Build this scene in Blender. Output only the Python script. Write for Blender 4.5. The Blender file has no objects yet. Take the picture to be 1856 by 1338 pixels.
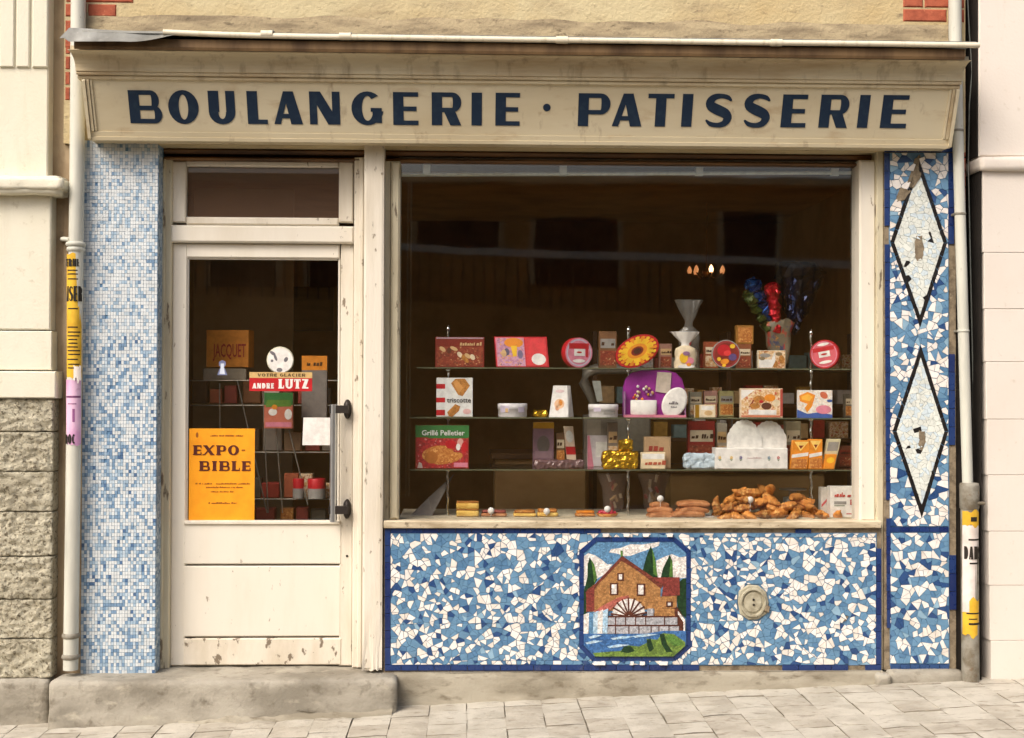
import bpy, bmesh, math, random
from mathutils import Vector, Matrix, noise
R = math.radians
rnd = random.Random(11)
S = bpy.context.scene
COL = S.collection

# ------------------------------------------------------------------ camera
F = 2437.0                                  # focal length in pixels of the 1856 x 1338 photograph
CAM = Vector((0.0, -6.5, 1.54))
YAW, PITCH, ROLL = R(2.05), R(0.7), 0.0034
_f = Vector((math.sin(YAW)*math.cos(PITCH), math.cos(YAW)*math.cos(PITCH), math.sin(PITCH)))
_r = Vector((math.cos(YAW), -math.sin(YAW), 0)); _u = _r.cross(_f)
CR = _r*math.cos(ROLL) + _u*math.sin(ROLL); CU = _u*math.cos(ROLL) - _r*math.sin(ROLL); CF = _f
cam = bpy.data.cameras.new('camera'); cam.sensor_width = 36.0; cam.lens = F/1856*36.0
cam.clip_start = 0.05; cam.clip_end = 500
co = bpy.data.objects.new('camera', cam); COL.objects.link(co)
mw = Matrix.Identity(4)
for i in range(3):
    mw[i][0], mw[i][1], mw[i][2], mw[i][3] = CR[i], CU[i], -CF[i], CAM[i]
co.matrix_world = mw
S.camera = co

# ------------------------------------------------------------------ sky, sun, exposure
SUN_EL, SUN_AZ = R(45), R(-40)              # azimuth from the street axis (-Y) towards the left
w = bpy.data.worlds.new('World'); S.world = w; w.use_nodes = True
nt = w.node_tree; bg = nt.nodes['Background']
sky = nt.nodes.new('ShaderNodeTexSky'); sky.sky_type = 'NISHITA'; sky.sun_disc = False
to_sun = Vector((math.sin(SUN_AZ)*math.cos(SUN_EL), -math.cos(SUN_AZ)*math.cos(SUN_EL), math.sin(SUN_EL)))
sky.sun_elevation = SUN_EL; sky.sun_rotation = math.atan2(to_sun.x, to_sun.y)
sky.air_density = 1.0; sky.dust_density = 7.0; sky.ozone_density = 1.0
nt.links.new(sky.outputs[0], bg.inputs[0]); bg.inputs[1].default_value = 0.13
sl = bpy.data.lights.new('sun', 'SUN'); sl.energy = 1.35; sl.angle = R(34); sl.color = (1, .975, .945)
so = bpy.data.objects.new('sun', sl); COL.objects.link(so)
so.rotation_euler = (-to_sun).to_track_quat('-Z', 'Y').to_euler()
S.view_settings.view_transform = 'Standard'; S.view_settings.look = 'None'
S.view_settings.exposure = 0.55; S.view_settings.gamma = 1.0
S.view_settings.use_curve_mapping = False
cy = S.cycles
cy.use_denoising = True; cy.filter_width = 1.5
try: cy.denoiser = 'OPENIMAGEDENOISE'
except Exception: pass
cy.max_bounces = 8; cy.diffuse_bounces = 4; cy.glossy_bounces = 4
cy.transmission_bounces = 6; cy.transparent_max_bounces = 16
cy.caustics_reflective = False; cy.caustics_refractive = False
cy.sample_clamp_indirect = 4.0

# ------------------------------------------------------------------ pixel -> place on a real plane
def ray(px, py):
    return (CF + CR*((px-928)/F) - CU*((py-669)/F))
def W(px, py, Y=0.0):
    d = ray(px, py); t = (Y-CAM.y)/d.y
    return CAM + d*t
def PX(px, Y=0.0, py=669): return W(px, py, Y).x
def PZ(py, Y=0.0, px=928): return W(px, py, Y).z
def on_plane(px, py, p0, n):
    d = ray(px, py); t = (p0-CAM).dot(n)/d.dot(n)
    return CAM + d*t

# ------------------------------------------------------------------ materials
def lin(c):
    return tuple((x/12.92 if x <= .04045 else ((x+.055)/1.055)**2.4) for x in c)
def C(r, g, b): return lin((r/255, g/255, b/255))
def nmat(name, base, layers=(), rough=.6, bump=(), metal=0.0, spec=.35, space='Object', rvar=None, orand=None):
    """procedural material: base colour, then noise-masked layers (colour, scale, low, high, amount), then bumps (scale, strength, distance)"""
    m = bpy.data.materials.new(name); m.use_nodes = True
    n = m.node_tree.nodes; l = m.node_tree.links
    bs = n['Principled BSDF']
    bs.inputs['Roughness'].default_value = rough; bs.inputs['Metallic'].default_value = metal
    bs.inputs['Specular IOR Level'].default_value = spec
    if space == 'World':
        tc = n.new('ShaderNodeNewGeometry'); src = tc.outputs['Position']
    else:
        tc = n.new('ShaderNodeTexCoord'); src = tc.outputs['Object']
    def nz(scale, detail=4, off=0.0):
        mp = n.new('ShaderNodeMapping')
        sc = scale if isinstance(scale, (tuple, list)) else (scale,)*3
        mp.inputs['Scale'].default_value = sc; mp.inputs['Location'].default_value = (off, off*1.7, off*.6)
        l.new(src, mp.inputs['Vector'])
        t = n.new('ShaderNodeTexNoise'); t.inputs['Scale'].default_value = 1.0
        t.inputs['Detail'].default_value = detail; t.inputs['Roughness'].default_value = .6
        l.new(mp.outputs[0], t.inputs['Vector'])
        return t.outputs['Fac']
    rgb = n.new('ShaderNodeRGB'); rgb.outputs[0].default_value = (*base, 1)
    cur = rgb.outputs[0]
    for i, (c, sc, lo, hi, amt) in enumerate(layers):
        f = nz(sc, 5, 3.1*i+1.3)
        mr = n.new('ShaderNodeMapRange'); mr.inputs[1].default_value = lo; mr.inputs[2].default_value = hi
        mr.inputs[3].default_value = 0; mr.inputs[4].default_value = amt; mr.clamp = True
        l.new(f, mr.inputs[0])
        mx = n.new('ShaderNodeMix'); mx.data_type = 'RGBA'
        l.new(mr.outputs[0], mx.inputs[0]); l.new(cur, mx.inputs[6]); mx.inputs[7].default_value = (*c, 1)
        cur = mx.outputs[2]
    if orand:                                               # each copy a little lighter or darker
        oi = n.new('ShaderNodeObjectInfo'); mr = n.new('ShaderNodeMapRange'); mr.inputs[3].default_value = orand[0]; mr.inputs[4].default_value = orand[1]
        l.new(oi.outputs['Random'], mr.inputs[0]); mx = n.new('ShaderNodeMix'); mx.data_type = 'RGBA'; mx.blend_type = 'MULTIPLY'; mx.inputs[0].default_value = 1.0
        l.new(cur, mx.inputs[6]); l.new(mr.outputs[0], mx.inputs[7]); cur = mx.outputs[2]
    l.new(cur, bs.inputs['Base Color'])
    if rvar:
        mr = n.new('ShaderNodeMapRange'); mr.inputs[3].default_value = rvar[1]; mr.inputs[4].default_value = rvar[2]
        mr.inputs[1].default_value = .3; mr.inputs[2].default_value = .7
        l.new(nz(rvar[0], 3, 9), mr.inputs[0]); l.new(mr.outputs[0], bs.inputs['Roughness'])
    prev = None
    for i, (sc, st, di) in enumerate(bump):
        b = n.new('ShaderNodeBump'); b.inputs['Strength'].default_value = st; b.inputs['Distance'].default_value = di
        l.new(nz(sc, 5, 5.3*i+.7), b.inputs['Height'])
        if prev: l.new(prev, b.inputs['Normal'])
        prev = b.outputs[0]
    if prev: l.new(prev, bs.inputs['Normal'])
    return m
_pc = {}
def plain(r, g, b, rough=.5, metal=0, spec=.35, var=.18, scale=30, k=1.0):
    """everyday painted / printed / metal surface: sRGB colour with a little uneven tone"""
    key = (r, g, b, rough, metal, spec, var, scale, k)
    if key not in _pc:
        c = tuple(x*k for x in C(r, g, b))
        _pc[key] = nmat('surface_%d_%d_%d' % (r, g, b), c, [(tuple(x*(1-var) for x in c), scale, .42, .62, 1.0)], rough=rough, metal=metal, spec=spec)
    return _pc[key]
def emit(name, c, s):
    m = bpy.data.materials.new(name); m.use_nodes = True
    b = m.node_tree.nodes['Principled BSDF']; b.inputs['Emission Color'].default_value = (*c, 1); b.inputs['Emission Strength'].default_value = s
    return m
def glass(name, tint=(1, 1, 1), rough=.0, ior=1.5, haze=0.0, hazec=(.5, .5, .5), wav=0.0):
    m = bpy.data.materials.new(name); m.use_nodes = True
    n = m.node_tree.nodes; l = m.node_tree.links; n.clear()
    out = n.new('ShaderNodeOutputMaterial'); tr = n.new('ShaderNodeBsdfTransparent'); tr.inputs[0].default_value = (*tint, 1)
    gl = n.new('ShaderNodeBsdfGlossy'); gl.inputs['Roughness'].default_value = rough
    ge = n.new('ShaderNodeNewGeometry'); dt = n.new('ShaderNodeVectorMath'); dt.operation = 'DOT_PRODUCT'   # same mirror strength from both sides
    l.new(ge.outputs['Incoming'], dt.inputs[0]); l.new(ge.outputs['Normal'], dt.inputs[1])
    ab = n.new('ShaderNodeMath'); ab.operation = 'ABSOLUTE'; l.new(dt.outputs['Value'], ab.inputs[0])
    iv = n.new('ShaderNodeMath'); iv.operation = 'SUBTRACT'; iv.inputs[0].default_value = 1.0; l.new(ab.outputs[0], iv.inputs[1]); iv.use_clamp = True
    pw_ = n.new('ShaderNodeMath'); pw_.operation = 'POWER'; l.new(iv.outputs[0], pw_.inputs[0]); pw_.inputs[1].default_value = 5.0
    f0 = ((ior-1)/(ior+1))**2
    fr = n.new('ShaderNodeMath'); fr.operation = 'MULTIPLY_ADD'; l.new(pw_.outputs[0], fr.inputs[0]); fr.inputs[1].default_value = 1-f0; fr.inputs[2].default_value = f0
    mx = n.new('ShaderNodeMixShader')
    l.new(fr.outputs[0], mx.inputs[0]); l.new(tr.outputs[0], mx.inputs[1]); l.new(gl.outputs[0], mx.inputs[2])
    if wav:
        tc = n.new('ShaderNodeNewGeometry'); t = n.new('ShaderNodeTexNoise'); t.inputs['Scale'].default_value = 1.6
        l.new(tc.outputs['Position'], t.inputs['Vector'])
        b = n.new('ShaderNodeBump'); b.inputs['Strength'].default_value = wav; b.inputs['Distance'].default_value = .02
        l.new(t.outputs['Fac'], b.inputs['Height']); l.new(b.outputs[0], gl.inputs['Normal'])
    last = mx.outputs[0]
    if haze:
        df = n.new('ShaderNodeBsdfDiffuse'); df.inputs[0].default_value = (*hazec, 1)
        m2 = n.new('ShaderNodeMixShader'); m2.inputs[0].default_value = haze
        l.new(last, m2.inputs[1]); l.new(df.outputs[0], m2.inputs[2]); last = m2.outputs[0]
    l.new(last, out.inputs[0])
    return m

# ------------------------------------------------------------------ objects
def wl(o):
    v = Vector((0, 0, 0))
    while o is not None:
        v = v + o.location; o = o.parent
    return v
def tag(o, label=None, cat=None, group=None, kind=None):
    if label: o['label'] = label
    if cat: o['category'] = cat
    if group: o['group'] = group
    if kind: o['kind'] = kind
    return o
def empty(name, loc, parent=None):
    o = bpy.data.objects.new(name, None); COL.objects.link(o); o.empty_display_size = .1
    if parent: o.parent = parent; o.location = Vector(loc) - wl(parent)
    else: o.location = loc
    return o
def thing(name, label, cat, loc, group=None):
    return tag(empty(name, loc), label, cat, group)

class MB:
    """collects shapes, then links them as ONE mesh object whose origin is at the middle of its base"""
    def __init__(s): s.v = []; s.f = []; s.mi = []; s.m = []; s.sm = []
    def mat(s, m):
        if m not in s.m: s.m.append(m)
        return s.m.index(m)
    def add(s, vs, fs, m, smooth=False):
        o = len(s.v); s.v += [Vector(p) for p in vs]; i = s.mat(m)
        for f in fs: s.f.append(tuple(o+k for k in f)); s.mi.append(i); s.sm.append(smooth)
        return s
    def box(s, x0, x1, y0, y1, z0, z1, m, back=True):
        if x0 > x1: x0, x1 = x1, x0
        if y0 > y1: y0, y1 = y1, y0
        if z0 > z1: z0, z1 = z1, z0
        vs = [(x, y, z) for z in (z0, z1) for y in (y0, y1) for x in (x0, x1)]
        fs = [(0, 1, 5, 4), (1, 3, 7, 5), (2, 0, 4, 6), (4, 5, 7, 6), (2, 3, 1, 0)]
        if back: fs.append((3, 2, 6, 7))
        return s.add(vs, fs, m)
    def bbox(s, x0, x1, y0, y1, z0, z1, m, b=.004):
        """box with chamfered front and side edges"""
        if x0 > x1: x0, x1 = x1, x0
        if z0 > z1: z0, z1 = z1, z0
        b = min(b, (x1-x0)*.3, (z1-z0)*.3, abs(y1-y0)*.4)
        vs = [(x0+b, y0, z0+b), (x1-b, y0, z0+b), (x1-b, y0, z1-b), (x0+b, y0, z1-b),
              (x0, y0+b, z0), (x1, y0+b, z0), (x1, y0+b, z1), (x0, y0+b, z1),
              (x0, y1, z0), (x1, y1, z0), (x1, y1, z1), (x0, y1, z1)]
        fs = [(0, 1, 2, 3)]
        for a in range(4):
            c = (a+1) % 4
            fs += [(a+4, c+4, c, a), (a+8, c+8, c+4, a+4)]
        fs.append((11, 10, 9, 8))
        return s.add(vs, fs, m)
    def slab(s, pts, n, t, m, bevel=0.0):
        """flat piece: front outline pts (counter-clockwise from the front), outward normal n, thickness t"""
        n = Vector(n); k = len(pts); pts = [Vector(p) for p in pts]
        if bevel:
            c = sum(pts, Vector())/k
            fr = [p+(c-p).normalized()*min(bevel, (c-p).length*.3) for p in pts]
            vs = fr + [p-n*min(bevel, t*.6) for p in pts] + [p-n*t for p in pts]
            fs = [tuple(range(k))]
            for i in range(k):
                j = (i+1) % k
                fs += [(i+k, j+k, j, i), (i+2*k, j+2*k, j+k, i+k)]
        else:
            vs = pts + [p-n*t for p in pts]
            fs = [tuple(range(k))] + [(i+k, (i+1) % k+k, (i+1) % k, i) for i in range(k)]
        return s.add(vs, fs, m)
    def prism(s, poly, y0, y1, m, bevel=0.0):
        a = sum(poly[i][0]*poly[(i+1) % len(poly)][1]-poly[(i+1) % len(poly)][0]*poly[i][1] for i in range(len(poly)))
        if a < 0: poly = poly[::-1]
        return s.slab([(x, y0, z) for x, z in poly], (0, -1, 0), y1-y0, m, bevel)
    def tube(s, pts, r, m, n=10, caps=True, smooth=True):
        pts = [Vector(p) for p in pts]; rs = r if isinstance(r, (list, tuple)) else [r]*len(pts)
        vs = []; fs = []
        for i, p in enumerate(pts):
            d = (pts[min(i+1, len(pts)-1)]-pts[max(i-1, 0)]).normalized()
            up = Vector((0, 0, 1)) if abs(d.z) < .9 else Vector((0, 1, 0))
            a = d.cross(up).normalized(); b = a.cross(d)
            for k in range(n):
                t = 2*math.pi*k/n; vs.append(p+(a*math.cos(t)+b*math.sin(t))*rs[i])
        for i in range(len(pts)-1):
            for k in range(n):
                j = (k+1) % n; fs.append((i*n+j, i*n+k, (i+1)*n+k, (i+1)*n+j))
        s.add(vs, fs, m, smooth)
        if caps:
            s.add(vs[:n], [tuple(range(n))], m); s.add(vs[-n:], [tuple(range(n-1, -1, -1))], m)
        return s
    def lathe(s, c, prof, m, n=20, axis='Z', sx=1, sy=1, smooth=True):
        """prof: (radius, height) from bottom to top round c"""
        c = Vector(c); vs = []; fs = []
        for r, h in prof:
            for k in range(n):
                t = 2*math.pi*k/n
                if axis == 'Z': vs.append(c+Vector((r*sx*math.cos(t), r*sy*math.sin(t), h)))
                else: vs.append(c+Vector((r*sx*math.cos(t), -h, r*sy*math.sin(t))))
        for i in range(len(prof)-1):
            for k in range(n):
                j = (k+1) % n; fs.append((i*n+k, i*n+j, (i+1)*n+j, (i+1)*n+k))
        s.add(vs, fs, m, smooth)
        if prof[0][0] > 1e-5: s.add(vs[:n], [tuple(range(n-1, -1, -1))], m)
        if prof[-1][0] > 1e-5: s.add(vs[-n:], [tuple(range(n))], m)
        return s
    def profile(s, prof, x0, x1, m, xs=None, smooth=False):
        """prof: closed (y, z) outline, extruded along x"""
        k = len(prof); xs = xs or (lambda i: 0.0)
        vs = [(x0-xs(i), y, z) for i, (y, z) in enumerate(prof)] + [(x1+xs(i), y, z) for i, (y, z) in enumerate(prof)]
        fs = [(i, (i+1) % k, (i+1) % k+k, i+k) for i in range(k)]
        s.add(vs, fs, m, smooth)
        s.add(vs[:k], [tuple(range(k-1, -1, -1))], m); s.add(vs[k:], [tuple(range(k))], m)
        return s
    def grid(s, fn, nu, nv, m, smooth=True, close=False):
        vs = [fn(i/nu, j/nv) for j in range(nv+1) for i in range(nu+1)]
        fs = [(j*(nu+1)+i, j*(nu+1)+i+1, (j+1)*(nu+1)+i+1, (j+1)*(nu+1)+i) for j in range(nv) for i in range(nu)]
        return s.add(vs, fs, m, smooth)
    def xform(s, mtx, start=0):
        for i in range(start, len(s.v)): s.v[i] = mtx @ s.v[i]
        return s
    def build(s, name, parent=None, origin=None, fix=False):
        xs = [v.x for v in s.v]; ys = [v.y for v in s.v]; zs = [v.z for v in s.v]
        if origin is None: origin = Vector(((min(xs)+max(xs))/2, (min(ys)+max(ys))/2, min(zs)))
        origin = Vector(origin)
        me = bpy.data.meshes.new(name)
        me.from_pydata([v-origin for v in s.v], [], s.f)
        for m in s.m: me.materials.append(m)
        me.polygons.foreach_set('material_index', s.mi); me.polygons.foreach_set('use_smooth', s.sm)
        if fix:
            b = bmesh.new(); b.from_mesh(me); bmesh.ops.remove_doubles(b, verts=b.verts, dist=1e-5)
            bmesh.ops.recalc_face_normals(b, faces=b.faces); b.to_mesh(me); b.free()
        me.update()
        o = bpy.data.objects.new(name, me); COL.objects.link(o)
        if parent: o.parent = parent; o.location = origin - wl(parent)
        else: o.location = origin
        return o

def rough_block(mb, x0, x1, y0, y1, z0, z1, m, step=.035, amp=.006, rnd_edge=.02, fr=9.0, seed=0.0, skew=None, fine=.35):
    """stone block: box skinned with small faces, edges worn round, surface uneven"""
    dim = (x1-x0, y1-y0, z1-z0); n = [max(2, min(60, int(round(d/step)))) for d in dim]
    cache = {}; vs = []; fs = []
    def vid(i, j, k):
        key = (i, j, k)
        if key not in cache:
            p = Vector((x0+dim[0]*i/n[0], y0+dim[1]*j/n[1], z0+dim[2]*k/n[2]))
            c = Vector(((x0+x1)/2, (y0+y1)/2, (z0+z1)/2)); r = min(rnd_edge, min(dim)*.45)
            q = Vector([max(lo+r, min(hi-r, v)) for v, lo, hi in zip(p, (x0, y0, z0), (x1, y1, z1))])
            d = p-q
            if d.length > 1e-9: p = q+d.normalized()*r
            nn = d.normalized() if d.length > 1e-9 else (p-c).normalized()
            a = noise.noise(p*fr+Vector((seed, seed*.7, -seed))) + fine*noise.noise(p*fr*3.1+Vector((seed, 3, 1)))
            p = p+nn*a*amp
            if skew: p = skew(p)
            cache[key] = len(vs); vs.append(p)
        return cache[key]
    for a in range(n[0]):
        for c in range(n[2]):
            fs.append((vid(a, 0, c), vid(a+1, 0, c), vid(a+1, 0, c+1), vid(a, 0, c+1)))
            fs.append((vid(a+1, n[1], c), vid(a, n[1], c), vid(a, n[1], c+1), vid(a+1, n[1], c+1)))
    for b in range(n[1]):
        for c in range(n[2]):
            fs.append((vid(0, b+1, c), vid(0, b, c), vid(0, b, c+1), vid(0, b+1, c+1)))
            fs.append((vid(n[0], b, c), vid(n[0], b+1, c), vid(n[0], b+1, c+1), vid(n[0], b, c+1)))
    for a in range(n[0]):
        for b in range(n[1]):
            fs.append((vid(a, b, n[2]), vid(a+1, b, n[2]), vid(a+1, b+1, n[2]), vid(a, b+1, n[2])))
            fs.append((vid(a, b+1, 0), vid(a+1, b+1, 0), vid(a+1, b, 0), vid(a, b, 0)))
    mb.add(vs, fs, m, True)
    return mb

# ------------------------------------------------------------------ drawn letters (thick stems, thin bars), cap height 1
def _ring(cx, cy, a, b, ai, bi, a0=0, a1=360, n=20):
    out = []
    for i in range(n):
        t0 = R(a0+(a1-a0)*i/n); t1 = R(a0+(a1-a0)*(i+1)/n)
        out.append([(cx+ai*math.cos(t0), cy+bi*math.sin(t0)), (cx+a*math.cos(t0), cy+b*math.sin(t0)),
                    (cx+a*math.cos(t1), cy+b*math.sin(t1)), (cx+ai*math.cos(t1), cy+bi*math.sin(t1))])
    return out
def _rect(x0, y0, x1, y1): return [[(x0, y0), (x1, y0), (x1, y1), (x0, y1)]]
def _sweep(pts, ws):
    out = []; L = []; Rr = []
    for i, p in enumerate(pts):
        a = pts[max(0, i-1)]; b = pts[min(len(pts)-1, i+1)]
        dx, dy = b[0]-a[0], b[1]-a[1]; q = math.hypot(dx, dy) or 1
        nx, ny = -dy/q, dx/q; h = ws[i]/2
        L.append((p[0]+nx*h, p[1]+ny*h)); Rr.append((p[0]-nx*h, p[1]-ny*h))
    for i in range(len(pts)-1): out.append([Rr[i], Rr[i+1], L[i+1], L[i]])
    return out
def glyph(ch, w, t=.31, s=.135, serif=0.0):
    """list of layers, each a list of outlines that do not overlap; w = width for cap height 1"""
    g = []; q = serif
    def ser(x0, x1, y):                                      # slab serif
        if q: g.append(_rect(x0-q, y, x1+q, y+s*.8))
    if ch == 'I':
        x = w/2-t/2; g.append(_rect(x, 0, x+t, 1)); ser(x, x+t, 0); ser(x, x+t, 1-s*.8)
    elif ch in 'EF':
        g.append(_rect(0+q, 0, t+q, 1)); g.append(_rect(t*.5, 1-s, w, 1)); g.append(_rect(t*.5, .43, w*.93, .43+s))
        if ch == 'E': g.append(_rect(t*.5, 0, w, s))
        ser(q, t+q, 0); ser(q, t+q, 1-s*.8)
        if q:
            g.append(_rect(w-s*.6, 1-.3, w, 1-s*.5)); g.append(_rect(w-s*.6, s*.5, w, .3))
    elif ch == 'L':
        g.append(_rect(q, 0, t+q, 1)); g.append(_rect(t*.5, 0, w, s)); ser(q, t+q, 1-s*.8); ser(q, t+q, 0)
        if q: g.append(_rect(w-s*.6, s*.5, w, .32))
    elif ch == 'T':
        g.append(_rect(w/2-t/2, 0, w/2+t/2, 1)); g.append(_rect(0, 1-s, w, 1)); ser(w/2-t/2, w/2+t/2, 0)
        if q: g.append(_rect(0, .7, s*.6, 1)); g.append(_rect(w-s*.6, .7, w, 1))
    elif ch in 'PRB':
        lo = .36 if ch == 'P' else .40
        g.append(_rect(q, 0, t+q, 1)); hh = (1-lo)/2; cy_ = lo+hh; bx = w-hh*.92 if ch != 'B' else w*.93-hh*.8
        ax = (w if ch != 'B' else w*.93)-bx
        g.append(_rect(t*.5, 1-s, bx, 1)); g.append(_rect(t*.5, lo, bx, lo+s))
        g.append(_ring(bx, cy_, ax, hh, max(.02, ax-t*.92), hh-s, -90, 90, 12))
        ser(q, t+q, 0); ser(q, t+q, 1-s*.8)
        if ch == 'R': g.append([[(w*.38, lo+s*.6), (w*.98-t, 0), (w*1.0, 0), (w*.38+t*1.05, lo+s*.9)]]); ser(w*.98-t, w-q, 0)
        if ch == 'B':
            h2 = (lo+s)/2; ax2 = h2*.9; b2 = w-ax2
            g.append(_rect(t*.5, 0, b2, s)); g.append(_ring(b2, h2, ax2, h2, max(.02, ax2-t), h2-s, -90, 90, 12))
    elif ch == 'D':
        g.append(_rect(q, 0, t+q, 1)); g.append(_rect(t*.5, 0, w*.5, s)); g.append(_rect(t*.5, 1-s, w*.5, 1))
        g.append(_ring(w*.5, .5, w*.5, .5, w*.5-t, .5-s, -90, 90, 14))
    elif ch in 'OQ':
        g.append(_ring(w/2, .5, w/2, .515, w/2-t, .515-s, 0, 360, 28))
        if ch == 'Q': g.append([[(w*.5, .2), (w*.8, -.12), (w, -.12), (w*.72, .2)]])
    elif ch in 'GC':
        g.append(_ring(w*.52, .5, w*.52, .515, w*.52-t, .515-s, 48, 318 if ch == 'C' else 350, 22))
        if ch == 'G': g.append(_rect(w-t*.95, .06, w-.02, .47)); g.append(_rect(w*.62, .40, w-.02, .40+s*.85))
    elif ch in 'UJ':
        r = w/2
        g.append(_rect(0, .36, t, 1)); g.append(_rect(w-t*.86, .36, w, 1))
        g.append(_ring(w/2, .36, r, .375, r-t*.9, .375-s*1.2, 180, 360, 14))
        ser(0, t, 1-s*.8); ser(w-t*.8, w, 1-s*.8)
    elif ch == 'A':
        g.append([[(0, 0), (t*.62, 0), (w*.5+t*.15, 1), (w*.5-t*.42, 1)]])
        g.append([[(w-t*1.12, 0), (w, 0), (w*.5+t*.52, 1), (w*.5-t*.42, 1)]]); g.append(_rect(w*.2, .18, w*.75, .18+s))
        if q: ser(0, t*.6, 0); ser(w-t*1.1, w, 0)
    elif ch in 'NM':
        g.append(_rect(0, 0, t*.72, 1)); g.append(_rect(w-t*.74, 0, w, 1)); g.append([[(w-t*1.15, 0), (w, 0), (t*1.05, 1), (0, 1)]])
    elif ch == 'V':
        g.append([[(w*.5-t*.4, 0), (w*.5+t*.3, 0), (t, 1), (0, 1)]]); g.append([[(w*.5-t*.2, 0), (w*.5+t*.3, 0), (w, 1), (w-t*.5, 1)]])
    elif ch == 'X':
        g.append([[(w-t*1.15, 0), (w, 0), (t*1.15, 1), (0, 1)]]); g.append([[(0, 0), (t*.55, 0), (w-.02, 1), (w-.02-t*.55, 1)]])
        ser(0, t*.4, 0); ser(w-t, w-q, 0); ser(q, t, 1-s*.8); ser(w-t*.5, w-q, 1-s*.8)
    elif ch == 'Z':
        g.append(_rect(0, 1-s, w, 1)); g.append(_rect(0, 0, w, s)); g.append([[(0, s*.4), (t*1.2, s*.4), (w, 1-s*.4), (w-t*1.2, 1-s*.4)]])
    elif ch == 'S':
        P = [(.93, .80), (.80, .90), (.55, .945), (.30, .90), (.17, .77), (.22, .63), (.48, .515), (.74, .41), (.83, .27), (.72, .11), (.48, .055), (.22, .09), (.05, .21)]
        ws = [.05, .13, .135, .19, .25, .29, .31, .29, .25, .19, .14, .135, .05]
        pts = []; wd = []
        for i in range(len(P)-1):
            for k in range(3):
                u = k/3; p0 = P[max(0, i-1)]; p1 = P[i]; p2 = P[i+1]; p3 = P[min(len(P)-1, i+2)]
                cr = lambda a, b, c, d: .5*(2*b+(c-a)*u+(2*a-5*b+4*c-d)*u*u+(3*b-a-3*c+d)*u**3)
                pts.append((cr(p0[0], p1[0], p2[0], p3[0])*w, cr(p0[1], p1[1], p2[1], p3[1]))); wd.append(ws[i]+(ws[i+1]-ws[i])*u)
        pts.append((P[-1][0]*w, P[-1][1])); wd.append(ws[-1])
        g.append(_sweep(pts, [x*t/.31 for x in wd]))
    elif ch == '-': g.append(_rect(0, .38, w, .38+s*1.3))
    elif ch == '.': g.append(_ring(w/2, w/2, w/2, w/2, .001, .001, 0, 360, 12))
    return g
def put_glyph(mb, ch, org, ux, uy, n, h, w, m, t=.31, s=.135, serif=0.0, th=.0015):
    """letter with its foot at org, ux/uy unit vectors along and up the surface, n outward; h cap height, w width in metres"""
    for i, layer in enumerate(glyph(ch, w/h, t, s, serif)):
        for poly in layer:
            a = sum(poly[k][0]*poly[(k+1) % len(poly)][1]-poly[(k+1) % len(poly)][0]*poly[k][1] for k in range(len(poly)))
            if a < 0: poly = poly[::-1]
            mb.slab([org+ux*(x*h)+uy*(y*h)+n*(th+i*.00012) for x, y in poly], n, th+i*.00012+.0005, m)
def scribble(mb, x, z, y, h, width, m, rows=1, gap=.9, seed=1):
    """print too small to read: rows of short uneven marks"""
    rg_ = random.Random(seed)
    for r_ in range(rows):
        u = 0.0; zz = z-r_*h*(1+gap)
        while u < width*(1 if r_ < rows-1 or rows == 1 else .6):
            d = h*rg_.uniform(.3, 1.1); k = rg_.uniform(.45, 1.0)
            if rg_.random() < .84: mb.slab([Vector((x+u, y, zz)), Vector((x+u+d*.75, y, zz)), Vector((x+u+d*.75+h*.12, y, zz+h*k)), Vector((x+u+h*.12, y, zz+h*k))], NV, .0004, m)
            u += d
XV, ZV, NV = Vector((1, 0, 0)), Vector((0, 0, 1)), Vector((0, -1, 0))
WIDE = {'I': .45, 'E': .72, 'L': .68, 'A': .95, 'N': .9, 'O': .95, 'U': .85, 'X': .95, 'P': .85, 'B': .88, 'R': .9, '-': .4, 'J': .6, 'C': .8, 'Q': .95, 'S': .75, 'F': .68, 'T': .75, 'Z': .75, 'V': .9, 'G': .9, 'D': .9, 'K': .9, 'M': 1.0, 'W': 1.1, ' ': .4}
def word(mb, text, x, z, y, h, width, m, t=.31, s=.135, serif=0.0, gap=.16, ux=XV, n=NV, uy=ZV):
    """word fitted to a width, its foot at (x, z) on the plane y"""
    tot = sum(WIDE.get(c, .8)+gap for c in text)-gap; k = width/(tot*h)
    p = Vector((x, y, z))
    for c in text:
        if c != ' ': put_glyph(mb, c, p, ux, uy, n, h, WIDE.get(c, .8)*h*k, m, t, s, serif, th=.0006)
        p = p+ux*((WIDE.get(c, .8)+gap)*h*k)
def small_text(mb, text, x, z, y, h, width, m, rot=0.0, n=NV, ux=XV, uy=ZV, bold=0.0):
    """lower-case print set in Blender's built-in typeface, fitted to a width"""
    cu = bpy.data.curves.new('print', 'FONT'); cu.body = text; cu.size = 1.0; cu.resolution_u = 2; cu.offset = bold
    ob = bpy.data.objects.new('print', cu); me = bpy.data.meshes.new_from_object(ob)
    vs = [v.co.copy() for v in me.vertices]; fs = [tuple(p.vertices) for p in me.polygons]
    bpy.data.objects.remove(ob); bpy.data.curves.remove(cu); bpy.data.meshes.remove(me)
    if not vs: return
    x0 = min(v.x for v in vs); x1 = max(v.x for v in vs); kx = width/(x1-x0); kz = h/.72
    o = Vector((x, y, z)); c, sn = math.cos(rot), math.sin(rot)
    out = []
    for v in vs:
        a, b = (v.x-x0)*kx, v.y*kz; out.append(o+ux*(a*c-b*sn)+uy*(a*sn+b*c)+n*.0008)
    mb.add(out, fs, m)
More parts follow.
